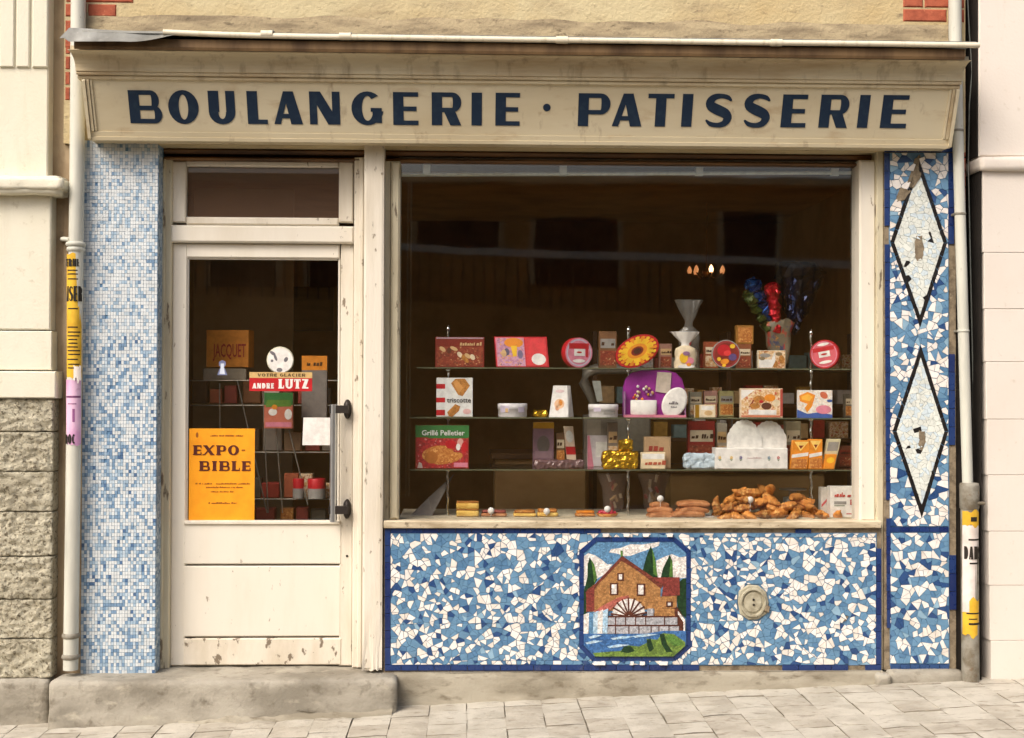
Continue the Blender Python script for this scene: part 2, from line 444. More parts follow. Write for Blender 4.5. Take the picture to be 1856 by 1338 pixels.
# ------------------------------------------------------------------ materials of the place
def GZ(x): return .02+.040*x                 # the street climbs to the right
cream = nmat('cream_paint', C(224, 217, 202), [(C(208, 198, 178), (6, 6, 1.2), .5, .75, .5), (C(120, 104, 80), (40, 40, 16), .665, .72, .75)], rough=.5, bump=[((60, 60, 12), .15, .004)], space='World')
cream_worn = nmat('cream_paint_worn', C(221, 213, 197), [(C(192, 180, 157), (7, 7, 1.5), .45, .7, .6), (C(112, 96, 74), (30, 30, 12), .63, .68, .85)], rough=.55, bump=[((70, 70, 10), .35, .006)], space='World')
cream_chipped = nmat('cream_paint_chipped', C(222, 213, 196), [(C(192, 180, 156), (7, 7, 3), .45, .7, .7), (C(110, 95, 76), (20, 20, 12), .585, .625, .9)], rough=.6, bump=[((50, 50, 14), .4, .006)], space='World')
jambp = nmat('beige_jamb_paint', C(202, 193, 166), [(C(152, 135, 104), (9, 9, 1.4), .45, .7, .7), (C(80, 62, 44), (30, 30, 7), .62, .67, .8)], rough=.6, bump=[((60, 60, 9), .3, .005)], space='World')
brownwood = nmat('brown_stained_wood', C(120, 86, 50), [(C(62, 42, 24), (2, 20, 30), .4, .65, .9)], rough=.55, bump=[((4, 40, 60), .3, .004)], space='World')
fascia = nmat('tan_fascia_paint', C(214, 202, 172), [(C(198, 182, 148), (1.2, 3, 4), .42, .7, .8), (C(170, 138, 96), (5, 9, 14), .58, .75, .5), (C(126, 96, 62), (16, 16, 4), .60, .74, .5)], rough=.6, bump=[((30, 30, 60), .12, .003)], space='World')
cornicep = nmat('cornice_paint', C(208, 195, 164), [(C(166, 140, 102), (1.2, 9, 3), .44, .66, .8), (C(100, 76, 50), (16, 16, 2.2), .54, .74, .5)], rough=.62, bump=[((30, 30, 40), .2, .004)], space='World')
stained = nmat('gutter_board_paint', C(126, 100, 68), [(C(70, 50, 32), (9, 9, 2), .4, .65, .8)], rough=.7, space='World')
render_ = nmat('ochre_render', C(200, 186, 148), [(C(188, 164, 118), (1.3, 1.3, 2.0), .42, .66, .8), (C(168, 150, 118), (3, 3, 9), .5, .72, .75), (C(112, 98, 78), (14, 14, 30), .62, .74, .7)], rough=.9, bump=[(60, .5, .012), (9, .3, .02)], space='World')
render_low = nmat('stained_render_band', C(176, 160, 128), [(C(126, 112, 90), (4, 4, 16), .4, .65, .9), (C(88, 76, 60), (20, 20, 40), .58, .7, .7)], rough=.9, bump=[(60, .5, .012)], space='World')
brick_m = nmat('red_brick', C(172, 92, 66), [(C(138, 68, 48), 22, .42, .65, .8), (C(214, 150, 110), 45, .62, .75, .6)], rough=.85, bump=[(70, .4, .006)], space='World')
plast_l = nmat('cream_plaster', C(224, 219, 200), [(C(214, 207, 184), (2, 2, 1.1), .45, .7, .7), (C(196, 186, 158), (9, 9, 1.2), .56, .74, .45), (C(186, 176, 150), (26, 26, 26), .62, .74, .5)], rough=.9, bump=[(75, .35, .006), (6, .2, .015)], space='World')
plast_r = nmat('pinkish_white_plaster', C(222, 213, 202), [(C(216, 204, 191), (2.2, 2.2, 1.4), .45, .7, .7), (C(200, 188, 168), (8, 8, 1.0), .56, .76, .4), (C(190, 178, 158), (30, 30, 30), .62, .74, .4)], rough=.88, bump=[(80, .25, .005), (5, .15, .012)], space='World')
recess_m = nmat('dull_recess_plaster', C(176, 156, 126), [(C(120, 98, 74), (6, 6, 3), .42, .66, .8)], rough=.92, bump=[(50, .4, .008)], space='World')
dark_gap = nmat('gap_shade_wall', C(40, 34, 28), [(C(22, 18, 15), 5, .4, .65, .8)], rough=.95, bump=[(30, .4, .01)], space='World')  # near-black colour carries the shade of the gap and small holes
rustic = nmat('rock_faced_stone', C(200, 193, 170), [(C(170, 162, 140), 7, .42, .62, .8), (C(104, 95, 76), 60, .53, .62, .85), (C(206, 196, 170), 16, .6, .74, .5)], rough=.92, bump=[(60, 1.0, .02), (160, .7, .006)], space='World')
stone = nmat('worn_grey_stone', C(168, 162, 148), [(C(122, 116, 103), (2.2, 2.2, 4), .42, .60, .85), (C(92, 83, 68), (15, 15, 15), .55, .70, .65), (C(196, 188, 168), (8, 8, 14), .6, .74, .5)], rough=.9, bump=[(70, .5, .008), (18, .4, .01)], space='World')
plinth_m = nmat('beige_plinth_render', C(164, 157, 140), [(C(126, 118, 101), (2.4, 2.4, 8), .42, .62, .85), (C(96, 84, 66), (9, 9, 22), .56, .70, .7)], rough=.92, bump=[(80, .45, .006), (20, .3, .008)], space='World')
pave_a = nmat('paving_stone_pale', C(190, 184, 170), [(C(168, 161, 146), (6, 6, 6), .42, .60, .8), (C(128, 119, 103), (16, 30, 16), .57, .69, .65)], rough=.85, bump=[(60, .5, .008), (22, .5, .012)], space='World')
pave_b = nmat('paving_stone_dull', C(184, 177, 162), [(C(160, 152, 137), (6, 8, 6), .4, .60, .8), (C(122, 112, 97), (14, 26, 14), .56, .68, .65)], rough=.85, bump=[(60, .5, .008), (20, .5, .012)], space='World')
pave_bed = nmat('sandy_bedding', C(150, 142, 126), [(C(124, 115, 100), 14, .42, .65, .8)], rough=.95, bump=[(90, .5, .006)], space='World')
asphalt = nmat('asphalt', C(78, 76, 72), [(C(56, 54, 52), 4, .42, .65, .8)], rough=.9, bump=[(120, .6, .006)], space='World')
zinc = nmat('grey_zinc', C(150, 150, 144), [(C(110, 108, 102), (8, 8, 5), .42, .65, .7), (C(180, 178, 168), 30, .6, .75, .5)], rough=.45, metal=.55, bump=[(14, .2, .01)], space='World')
zincpipe = nmat('painted_zinc_pipe', C(204, 203, 190), [(C(168, 168, 158), (14, 14, 2), .45, .68, .6), (C(116, 104, 84), (40, 40, 22), .66, .74, .5)], rough=.55, metal=.0, spec=.35, space='World')
lip_m = nmat('pale_metal_edge', C(224, 214, 190), [(C(180, 166, 138), (30, 8, 8), .55, .7, .6)], rough=.45, space='World')
iron = nmat('dull_cast_iron', C(150, 146, 134), [(C(104, 92, 72), 16, .42, .64, .8), (C(120, 78, 40), 34, .62, .74, .6)], rough=.7, metal=.2, space='World')
mortar = nmat('old_mortar', C(140, 126, 104), [(C(98, 86, 70), 26, .42, .64, .85), (C(170, 158, 134), 50, .6, .74, .6)], rough=.95, bump=[(90, .6, .006)], space='World')
grout = nmat('pale_grout', C(104, 140, 172), [(C(88, 124, 158), 40, .42, .65, .8)], rough=.9, space='World')
def glaze(n, r, g, b): return nmat(n, C(r, g, b), [(tuple(x*.82 for x in C(r, g, b)), 18, .42, .62, .8), (C(120, 112, 98), (9, 9, 7), .66, .78, .35)], rough=.28, spec=.5, space='World', rvar=(24, .2, .45))
W1, W2 = glaze('white_glaze', 240, 234, 228), glaze('off_white_glaze', 230, 222, 212)
B1, B2, B3 = glaze('mid_blue_glaze', 102, 142, 174), glaze('dull_blue_glaze', 86, 126, 162), glaze('pale_blue_glaze', 142, 176, 198)
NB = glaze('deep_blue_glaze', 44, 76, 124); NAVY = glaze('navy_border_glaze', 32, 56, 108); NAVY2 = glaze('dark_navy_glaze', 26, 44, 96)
BLK = glaze('black_glaze', 30, 26, 24); DW = glaze('greenish_white_glaze', 222, 226, 218); DW2 = glaze('cool_white_glaze', 206, 220, 226)
pane_m = glass('window_glass', (.99, .995, .99), ior=1.62, wav=.05, rough=.025)
door_pane_m = glass('door_glass', (.98, .985, .98), ior=1.6, wav=.02)
hazy_pane_m = glass('hazy_transom_glass', (.8, .78, .74), haze=.20, hazec=C(150, 122, 104))  # brownish diffuse haze mixed into the pane
shelf_glass = glass('shelf_glass', (.97, .99, .975), haze=.012, hazec=C(120, 140, 120))

# ------------------------------------------------------------------ ground: pavement, road, far pavement
def ground_sheet(name, x0, x1, y0, y1, dz, m):
    mb = MB(); mb.add([(x0, y0, GZ(x0)+dz), (x1, y0, GZ(x1)+dz), (x1, y1, GZ(x1)+dz), (x0, y1, GZ(x0)+dz)], [(0, 1, 2, 3)], m)
    return tag(mb.build(name, origin=(0, 0, 0)), kind='structure')
ground_sheet('ground', -60, 60, -60, 40, -.16, asphalt)
pavement = ground_sheet('pavement', -9, 9, -2.2, .8, -.012, pave_bed)
ground_sheet('road', -40, 40, -8.4, -2.2, -.13, asphalt)
ground_sheet('far_pavement', -14, 14, -11.5, -8.4, -.01, pave_b)
mb = MB()
for i in range(18):
    x = -9+i; mb.add([(x, -2.36, GZ(x)-.2), (x+.99, -2.36, GZ(x+.99)-.2), (x+.99, -2.2, GZ(x+.99)-.2), (x, -2.2, GZ(x)-.2), (x, -2.36, GZ(x)), (x+.99, -2.36, GZ(x+.99)), (x+.99, -2.2, GZ(x+.99)), (x, -2.2, GZ(x))], [(4, 5, 6, 7), (0, 1, 5, 4), (1, 2, 6, 5), (3, 0, 4, 7)], stone)
tag(mb.build('kerb', origin=(0, -2.28, 0)), kind='structure')
# paving stones: columns run away from the wall, cross joints staggered
pw = .176; x = -2.62; k = 0
while x < 3.0:
    y = -.05-rnd.uniform(0, .18)
    y = .02
    off = rnd.uniform(0, .2)
    first = True
    while y > -1.22:
        ln = rnd.uniform(.17, .24) if not first else .06+off
        first = False
        y0 = y-ln; g = .0026
        z = GZ(x+pw/2)+rnd.uniform(-.0018, .0018); dx = rnd.uniform(-.003, .003)
        ta, tb = rnd.uniform(-.003, .003), rnd.uniform(-.003, .003)
        xa, xb = x+g/2+dx, x+pw-g/2+dx; ya, yb = y0+g/2, y-g/2; b = .007
        sl_ = .04*(pw/2)
        q = MB(); zz = lambda xx, yy: z+(xx-x-pw/2)*.04+ta*(xx-x-pw/2)/pw+tb*(yy-(ya+yb)/2)/pw
        nn = 4; vs = []; fs = []
        for jj in range(nn+1):
            for ii in range(nn+1):
                u, v = ii/nn, jj/nn; xx = xa+(xb-xa)*u; yy = ya+(yb-ya)*v
                edge = (ii in (0, nn)) or (jj in (0, nn))
                hz = .0055*noise.noise(Vector((xx*14, yy*14, 3.3)))+.003*noise.noise(Vector((xx*40, yy*40, 1)))
                vs.append((xx, yy, zz(xx, yy)+hz*.7-(.0032 if edge else 0)))
        for jj in range(nn):
            for ii in range(nn):
                a = jj*(nn+1)+ii; fs.append((a, a+1, a+nn+2, a+nn+1))
        q.add(vs, fs, rnd.choice((pave_a, pave_a, pave_b)), True)
        q.add([(xa, ya, vs[0][2]), (xb, ya, vs[nn][2]), (xb, yb, vs[-1][2]), (xa, yb, vs[nn*(nn+1)][2]), (xa, ya, z-.03), (xb, ya, z-.03), (xb, yb, z-.03), (xa, yb, z-.03)],
              [(4, 5, 1, 0), (5, 6, 2, 1), (6, 7, 3, 2), (7, 4, 0, 3)], pave_bed)
        q.build('paving_stone', pavement)
        y = y0
    x += pw

# ------------------------------------------------------------------ the bakery building
XL, XR = PX(112), PX(1750)                    # ends of the house front
bakery = thing('bakery_building', 'ochre rendered bakery house with blue mosaic pillars and cream shop front', 'building', (0, .3, 0))
ztop, zhead = 5.2, PZ(268, .0)
mb = MB(); mb.box(XL, XR, 0.0, .3, zhead, ztop, render_)
mb.build('wall', bakery)
mb = MB(); z0 = PZ(66); z1 = PZ(36)           # stained cement band just above the sign
def band(u, v):
    xx = XL+.04+(XR-XL-.08)*u; zz = z0-.12+(z1-z0+.12)*v+(.022*noise.noise(Vector((xx*4, 0, 5))) if v == 1 else 0)
    return Vector((xx, -.012-.004*noise.noise(Vector((xx*9, zz*9, 1)))+(.010 if v == 1 else 0), zz))
mb.grid(band, 80, 3, render_low); mb.build('cement_band', bakery)
# side walls and the brick ends of the house
for xa, xb in ((XL, XL+.10), (XR-.06, XR)):
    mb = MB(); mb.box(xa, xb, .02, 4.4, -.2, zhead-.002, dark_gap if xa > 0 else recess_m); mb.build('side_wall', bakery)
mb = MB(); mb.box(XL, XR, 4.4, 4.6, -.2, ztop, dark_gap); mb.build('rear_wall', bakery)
mb = MB(); mb.box(XL, XR, .3, 4.4, ztop-.1, ztop, zinc); mb.build('roof', bakery)
# brick quoins
def brick(x0, x1, z0, z1, y=-.006):
    q = MB(); q.bbox(x0, x1, y, .06, z0, z1, brick_m, .006); q.build('brick', bakery)
bz = PZ(44); bh = .070
for i in range(7):
    z = bz+i*bh; 
    if i % 2: brick(PX(114)+rnd.uniform(0, .004), PX(237), z+.009, z+bh)
    else: brick(PX(114), PX(152), z+.009, z+bh); brick(PX(155), PX(206+rnd.uniform(0, 8)), z+.009, z+bh)
for i in range(7):
    z = PZ(33)+i*bh
    if i % 2 == 0: brick(PX(1637), PX(1716), z+.009, z+bh); brick(PX(1719), PX(1748), z+.009, z+bh)
    else: brick(PX(1637), PX(1673), z+.009, z+bh); brick(PX(1676), PX(1748), z+.009, z+bh)
for i in range(2):
    z = bz-.010-(i+1)*bh; brick(PX(114), PX(126), z+.009, z+bh)
for i in range(4):                             # red brick edge beside the left pipe, under the zinc flap
    z = PZ(84)-(i+1)*.074; brick(PX(114), PX(124), z+.009, z+.074, -.004)
for i in range(12):                            # brick edge beside the right gap
    z = PZ(84)-(i+1)*.074; brick(PX(1744), PX(1754), z+.009, z+.074, .02)

# head mouldings under the sign (shutter box)
mb = MB(); xa, xb = PX(285), PX(1604)
mb.box(xa, xb, .16, .30, PZ(289), PZ(240), brownwood)
mb.profile([(.155, PZ(279)), (.105, PZ(277.5)), (.095, PZ(272)), (.105, PZ(268)), (.155, PZ(266.5))], xa+.002, xb-.002, brownwood)
mb.profile([(.157, PZ(290)), (.10, PZ(289)), (.092, PZ(286.5)), (.10, PZ(284)), (.157, PZ(282.5))], xa+.003, xb-.003, brownwood)
mb.build('head_moulding', bakery)

# left pillar clad with tiny tiles
xl, xr = PX(150), PX(284); zb, zt = PZ(1221, px=215), PZ(262)
pil = empty('tiled_pillar', ((xl+xr)/2, .06, zb), bakery)
mb = MB(); mb.box(xl, xr, .002, .30, zb, zt, grout); mb.build('pillar_core', pil)
tm = [glaze('tiny_tile_white', 216, 222, 224), glaze('tiny_tile_pale', 188, 204, 216), glaze('tiny_tile_light', 160, 184, 204), glaze('tiny_tile_mid', 122, 152, 182), glaze('tiny_tile_deep', 82, 112, 150)]
mb = MB(); nx, nz_ = 27, 152; tw, th = (xr-xl)/nx, (zt-zb)/nz_; g = .0014
for j in range(nz_):
    for i in range(nx):
        u = rnd.random()+.10*noise.noise(Vector((i*.25, j*.25, 0)))+(.14 if j > 95 else 0)+.03
        u -= .05
        m = tm[0] if u > .50 else tm[1] if u > .34 else tm[2] if u > .17 else tm[3] if u > .0 else tm[4]
        if rnd.random() < .004: continue
        x0, z0 = xl+i*tw+rnd.uniform(-.0004, .0004), zb+j*th+rnd.uniform(-.0004, .0004); yf = -.0015-rnd.random()*.0008
        mb.box(x0+g/2, x0+tw-g/2, yf, .0025, z0+g/2, z0+th-g/2, m, False)
for j in range(nz_):                           # return side towards the door
    for i in range(6):
        m = rnd.choice((tm[1], tm[2], tm[3], tm[3])); y0 = .001+i*.0165; z0 = zb+j*th
        mb.box(xr-.001, xr+.0025, y0+g/2, y0+.0165-g/2, z0+g/2, z0+th-g/2, m)
tag(mb.build('tiny_tiles', pil), 'thousands of tiny white and pale blue glass tiles', kind='stuff')

# ------------------------------------------------------------------ broken-tile mosaic
def clip(poly, a, b, c, keep=1):
    """part of a polygon where a*x+b*y+c has the sign of keep"""
    out = []; n = len(poly)
    for i in range(n):
        p, q = poly[i], poly[(i+1) % n]; dp = (a*p[0]+b*p[1]+c)*keep; dq = (a*q[0]+b*q[1]+c)*keep
        if dp >= 0: out.append(p)
        if (dp > 0) != (dq > 0) and abs(dp-dq) > 1e-12:
            t = dp/(dp-dq); out.append((p[0]+(q[0]-p[0])*t, p[1]+(q[1]-p[1])*t))
    return out
def area(p): return abs(sum(p[i][0]*p[(i+1) % len(p)][1]-p[(i+1) % len(p)][0]*p[i][1] for i in range(len(p))))/2
def cent(p): return (sum(a for a, _ in p)/len(p), sum(b for _, b in p)/len(p))
def shatter(x0, y0, x1, y1, cell, rg, split=.8):
    nx, ny = max(1, round((x1-x0)/cell)), max(1, round((y1-y0)/cell)); P = {}
    for j in range(-2, ny+2):
        for i in range(-2, nx+2):
            P[i, j] = (x0+(i+.5+rg.uniform(-.46, .46))*(x1-x0)/nx, y0+(j+.5+rg.uniform(-.46, .46))*(y1-y0)/ny)
    out = []
    for j in range(-1, ny+1):
        for i in range(-1, nx+1):
            p = P[i, j]; poly = [(x0, y0), (x1, y0), (x1, y1), (x0, y1)]
            for dj in range(-2, 3):
                for di in range(-2, 3):
                    q = P.get((i+di, j+dj))
                    if q is None or (di == 0 and dj == 0) or len(poly) < 3: continue
                    a, b = p[0]-q[0], p[1]-q[1]; c = -(a*(p[0]+q[0])/2+b*(p[1]+q[1])/2)
                    poly = clip(poly, a, b, c)
            if len(poly) > 2 and area(poly) > 4: out.append(poly)
    res = []
    while out:
        p = out.pop(); A = area(p)
        if (A > cell*cell*.5 and rg.random() < split) or A > cell*cell*.95:
            cx, cy_ = cent(p); far = max(((u_, v_) for u_ in p for v_ in p), key=lambda e: (e[0][0]-e[1][0])**2+(e[0][1]-e[1][1])**2)
            t = math.atan2(far[1][1]-far[0][1], far[1][0]-far[0][0])+rg.uniform(-.55, .55); a, b = math.cos(t), math.sin(t)
            c = -(a*(cx+rg.uniform(-2, 2))+b*(cy_+rg.uniform(-2, 2)))
            for k in (1, -1):
                q = clip(p, a, b, c, k)
                if len(q) > 2: out.append(q)
        else: res.append(p)
    return res
def cut_out(polys, conv):
    """split polygons by a convex outline (list of points): outside pieces, inside pieces"""
    n = len(conv); cx, cy_ = cent(conv); outs = []; ins = []
    for p in polys:
        rest = p
        for i in range(n):
            (ax, ay), (bx, by) = conv[i], conv[(i+1) % n]
            a, b = by-ay, ax-bx; c = -(a*ax+b*ay)
            s_ = 1 if a*cx+b*cy_+c > 0 else -1
            o = clip(rest, a, b, c, -s_); rest = clip(rest, a, b, c, s_)
            if len(o) > 2 and area(o) > 8: outs.append(o)
            if len(rest) < 3: break
        if len(rest) > 2 and area(rest) > 8: ins.append(rest)
    return outs, ins
def shrink(p, d):
    cx, cy_ = cent(p); r = []
    for x, y in p:
        L = math.hypot(x-cx, y-cy_) or 1; k = max(.35, 1-d/L); r.append((cx+(x-cx)*k, cy_+(y-cy_)*k))
    return r
def ccw3(p, Y):
    q = [W(x, y, Y) for x, y in p]
    a = sum(q[i].x*q[(i+1) % len(q)].z-q[(i+1) % len(q)].x*q[i].z for i in range(len(q)))
    return q if a > 0 else q[::-1]
pieces = []                                     # (area, outline in picture units, plane, material, panel)
def palette(rg, white):
    u = rg.random()
    if u < white: return W1 if rg.random() < .75 else W2
    u = rg.random()
    return B1 if u < .58 else B2 if u < .85 else B3 if u < .89 else NB
# panel below the window
RY = .0
riser = empty('mosaic_panel', (PX(1147), .1, PZ(1217, px=1147)), bakery)
mb = MB(); mb.box(PX(697), PX(1598), .004, .30, PZ(1219, px=1147), PZ(955, px=1147), mortar); mb.build('panel_backing', riser)
mb = MB(); mb.slab(ccw3([(706, 1207), (1589, 1206), (1589, 966), (706, 966)], .0015), NV, .003, grout); mb.build('grout_bed', riser)
Z = lambda zx, zy: (1030+zx/4.956, 950+zy/4.956)
OCT = [Z(100, 240), Z(240, 120), Z(960, 120), Z(1100, 240), Z(1100, 1110), Z(965, 1228), Z(215, 1228), Z(100, 1110)]
rg = random.Random(5)
ps = shatter(708, 967, 1588, 1205, 15.5, rg)
ps, _ = cut_out(ps, OCT)
ring = [(1365+40*math.cos(R(20+i*45)), 1092+40*math.sin(R(20+i*45))) for i in range(8)]
ps, _ = cut_out(ps, [(1365+31*math.cos(R(22+i*45)), 1092+36*math.sin(R(22+i*45))) for i in range(8)])
for p in ps:
    c = cent(p)
    if any(math.hypot(c[0]-a, c[1]-b) < r_ for a, b, r_ in ((1536, 1096, 5), (1533, 1122, 6), (1526, 1144, 6), (1545, 1203, 10))): continue
    m = palette(rg, .43); pieces.append((area(p), p, RY, m, riser))
# right pillar with the two diamonds
pil2 = empty('mosaic_pillar', (PX(1668), .1, PZ(1213, px=1668)), bakery)
mb = MB(); mb.box(PX(1603), PX(1733), .004, .30, PZ(1214, px=1668), PZ(262), mortar); mb.build('pillar_core', pil2)
mb = MB(); mb.slab(ccw3([(1613, 1207), (1721, 1206), (1719, 277), (1611, 277)], .0015), NV, .003, grout); mb.build('grout_bed', pil2)
D1 = [(1665, 287), (1717, 440), (1668, 593), (1614, 440)]; D2 = [(1669, 626), (1719, 782), (1671, 938), (1618, 782)]
rg = random.Random(9)
ps = shatter(1613, 277, 1719, 954, 17, rg); ps, i1 = cut_out(ps, D1); ps, i2 = cut_out(ps, D2)
ps += shatter(1614, 966, 1720, 1203, 17, rg)
for p in ps:
    c = cent(p)
    if (1655 < c[0] < 1672 and c[1] < 318) or (1622 < c[0] < 1645 and 336 < c[1] < 368): continue
    pieces.append((area(p), p, RY, palette(rg, .44), pil2))
def inner(D, d):
    cx, cy_ = cent(D); return [(cx+(x-cx)*(1-d/abs(D[1][0]-D[3][0])*2), cy_+(y-cy_)*(1-d/abs(D[1][0]-D[3][0])*2)) for x, y in D]
for D, holes in ((D1, ((1667, 450, 7, 19), (1658, 318, 12, 26))), (D2, ((1671, 798, 6, 15),))):
    I = inner(D, 7)
    q = MB(); q.slab(ccw3(I, .0008), NV, .003, DW); q.build('diamond_bed', pil2)
    q = MB()
    for i in range(4):
        j = (i+1) % 4
        for k in range(6):                      # black strips in short lengths
            u0, u1 = k/6+.006, (k+1)/6-.006
            if D is D1 and ((i == 3 and k > 4) or (i == 0 and k == 0 and False)): continue
            L = lambda a, b, u: (a[0]+(b[0]-a[0])*u, a[1]+(b[1]-a[1])*u)
            q2 = MB(); q2.slab(ccw3([L(D[i], D[j], u0), L(D[i], D[j], u1), L(I[i], I[j], u1), L(I[i], I[j], u0)], -.0045), NV, .006, BLK, .001)
            q2.build('black_strip', pil2)
    xs = [p[0] for p in I]; ys = [p[1] for p in I]
    pp = shatter(min(xs), min(ys), max(xs), max(ys), 13.5, rg, .9); _, pp = cut_out(pp, I)
    for p in pp:
        c = cent(p)
        if any(((c[0]-a)/rx)**2+((c[1]-b)/ry)**2 < 1 for a, b, rx, ry in holes): continue
        u = rg.random(); dark = u < .045 and abs(c[0]-cent(D)[0]) < 30
        pieces.append((area(p)*(.6), p, RY, BLK if dark else DW if u < .72 else DW2, pil2))
pieces.sort(key=lambda t: -t[0])
rest = MB()
for n_, (A, p, Y, m, par) in enumerate(pieces):
    yf = Y-.0035-rnd.random()*.0016
    q = MB() if n_ < 300 else rest
    wt = m in (W1, W2); pp3 = ccw3(shrink(p, .8 if wt else .3), yf-(.0008 if wt else 0)); c3 = sum(pp3, Vector())/len(pp3); ta, tb = rnd.uniform(-.05, .05), rnd.uniform(-.05, .05)
    q.slab([v+Vector((0, ta*(v.x-c3.x)+tb*(v.z-c3.z), 0)) for v in pp3], NV, .0055, m, .0007)
    if n_ < 300: q.build('mosaic_tile', par)
tag(rest.build('mosaic_infill', bakery), 'the smaller broken blue and white tiles between the larger ones', kind='stuff')
# blue border tiles of both panels
def btile(x0, y0, x1, y1, par, m=None):
    q = MB(); u = rnd.random(); m = m or (NAVY if u < .86 else NAVY2)
    q.slab(ccw3([(x0+.5, y0+.4), (x1-.5, y0+.4), (x1-.5, y1-.4), (x0+.5, y1-.4)], -.004-rnd.random()*.001), NV, .007, m, .0008); q.build('border_tile', par)
def run(a, b, step, fn, skip=()):
    n = max(1, round((b-a)/step)); d = (b-a)/n
    for i in range(n):
        s0, s1 = a+i*d, a+(i+1)*d; c = (s0+s1)/2
        if any(lo < c < hi for lo, hi in skip): continue
        fn(s0, s1)
run(708, 1588, 29, lambda a, b: btile(a, 957+(a-700)*.003, b, 966.5+(a-700)*.001, riser), [(1076, 1444), (1484, 1600)])
run(697, 1598, 30, lambda a, b: btile(a, 1205, b, 1216, riser), [(1282, 1404), (1536, 1562)])
run(958, 1205, 31, lambda a, b: btile(697, a, 708, b, riser, NAVY if a < 1000 or a > 1150 else NAVY2))  # middle run darker: shade beside the post put into the glaze
run(994, 1205, 30, lambda a, b: btile(1588, a, 1598, b, riser))
run(1603, 1728, 20, lambda a, b: btile(a, 266, b, 276, pil2))
run(277, 1205, 33, lambda a, b: btile(1602.5+(a-277)*.006, a, 1613+(a-277)*.003, b, pil2), [(425, 455), (905, 945), (1130, 1210)])
run(277, 1205, 33, lambda a, b: btile(1718.5+(a-277)*.003, a, 1729+(a-277)*.006, b, pil2), [(430, 640), (810, 1000), (1105, 1210)])
run(1614, 1720, 18, lambda a, b: btile(a, 955, b, 965, pil2)); run(1614, 1721, 18, lambda a, b: btile(a, 1204, b, 1213, pil2, NB))
# mortar patches where tiles fell off
def patch(pts, par, m=mortar, y=-.003):
    q = MB(); c = cent(pts); n = 4
    pr = []
    for i in range(len(pts)):
        a, b = pts[i], pts[(i+1) % len(pts)]
        for k in range(n):
            u = k/n; pr.append((a[0]+(b[0]-a[0])*u+rnd.uniform(-1, 1), a[1]+(b[1]-a[1])*u+rnd.uniform(-1, 1)))
    q.slab(ccw3(pr, y), NV, .006, m, .002); q.build('mortar_patch', par)
patch([(1659, 288), (1668, 280), (1671, 318), (1652, 345), (1645, 330)], pil2, y=-.0045)
patch([(1632, 340), (1652, 346), (1640, 362), (1622, 368)], pil2, y=-.006)
patch([(1660, 428), (1671, 426), (1675, 452), (1672, 472), (1662, 474), (1658, 450)], pil2, y=-.0052); patch([(1666, 780), (1676, 782), (1678, 800), (1672, 818), (1665, 808)], pil2, y=-.0052)
patch([(1532, 1090), (1541, 1092), (1536, 1104), (1530, 1100)], riser); patch([(1530, 1116), (1538, 1118), (1530, 1128)], riser)
# the old round cap set in the panel
cap = empty('round_cap', W(1365, 1130, -.02), riser)
q = MB(); c = W(1365, 1092, 0)
capm = nmat('grey_cement_cap', C(178, 172, 150), [(C(140, 132, 110), 20, .42, .64, .8), (C(102, 90, 66), 40, .6, .72, .6)], rough=.9, bump=[(60, .5, .006)], space='World')
pr = [(31+rnd.uniform(-2.5, 2.5))/375 for _ in range(10)]
q.slab([c+Vector((pr[i]*math.cos(R(36*i))*.98, -.012, pr[i]*math.sin(R(36*i))*1.12)) for i in range(10)], NV, .014, capm, .006)
kk = 1/375
q.lathe(c+Vector((-.004, 0, .002)), [(24*kk, 0), (24*kk, .020), (23*kk, .024), (20.5*kk, .024), (19.5*kk, .006), (17.5*kk, .006), (16.5*kk, .016), (15*kk, .018), (.0005, .018)], capm, 28, 'Y', 1, 1.12, False)
q.prism([(c.x+x_*kk, c.z+z_*kk) for x_, z_ in ((19, -14), (27, -18), (29, -6), (22, -3))], -.028, -.005, mortar, .003)
q.build('cement_cap', riser)
q = MB()
for dx, dz in ((-1, 6), (-.5, -3)): q.lathe(c+Vector((dx/375, -.0215, dz/375)), [(2.2/375, 0), (2.2/375, .001), (.0003, .001)], NAVY2 if False else dark_gap, 10, 'Y')
q.build('cap_hole', riser)
bpy.data.objects.remove(cap)

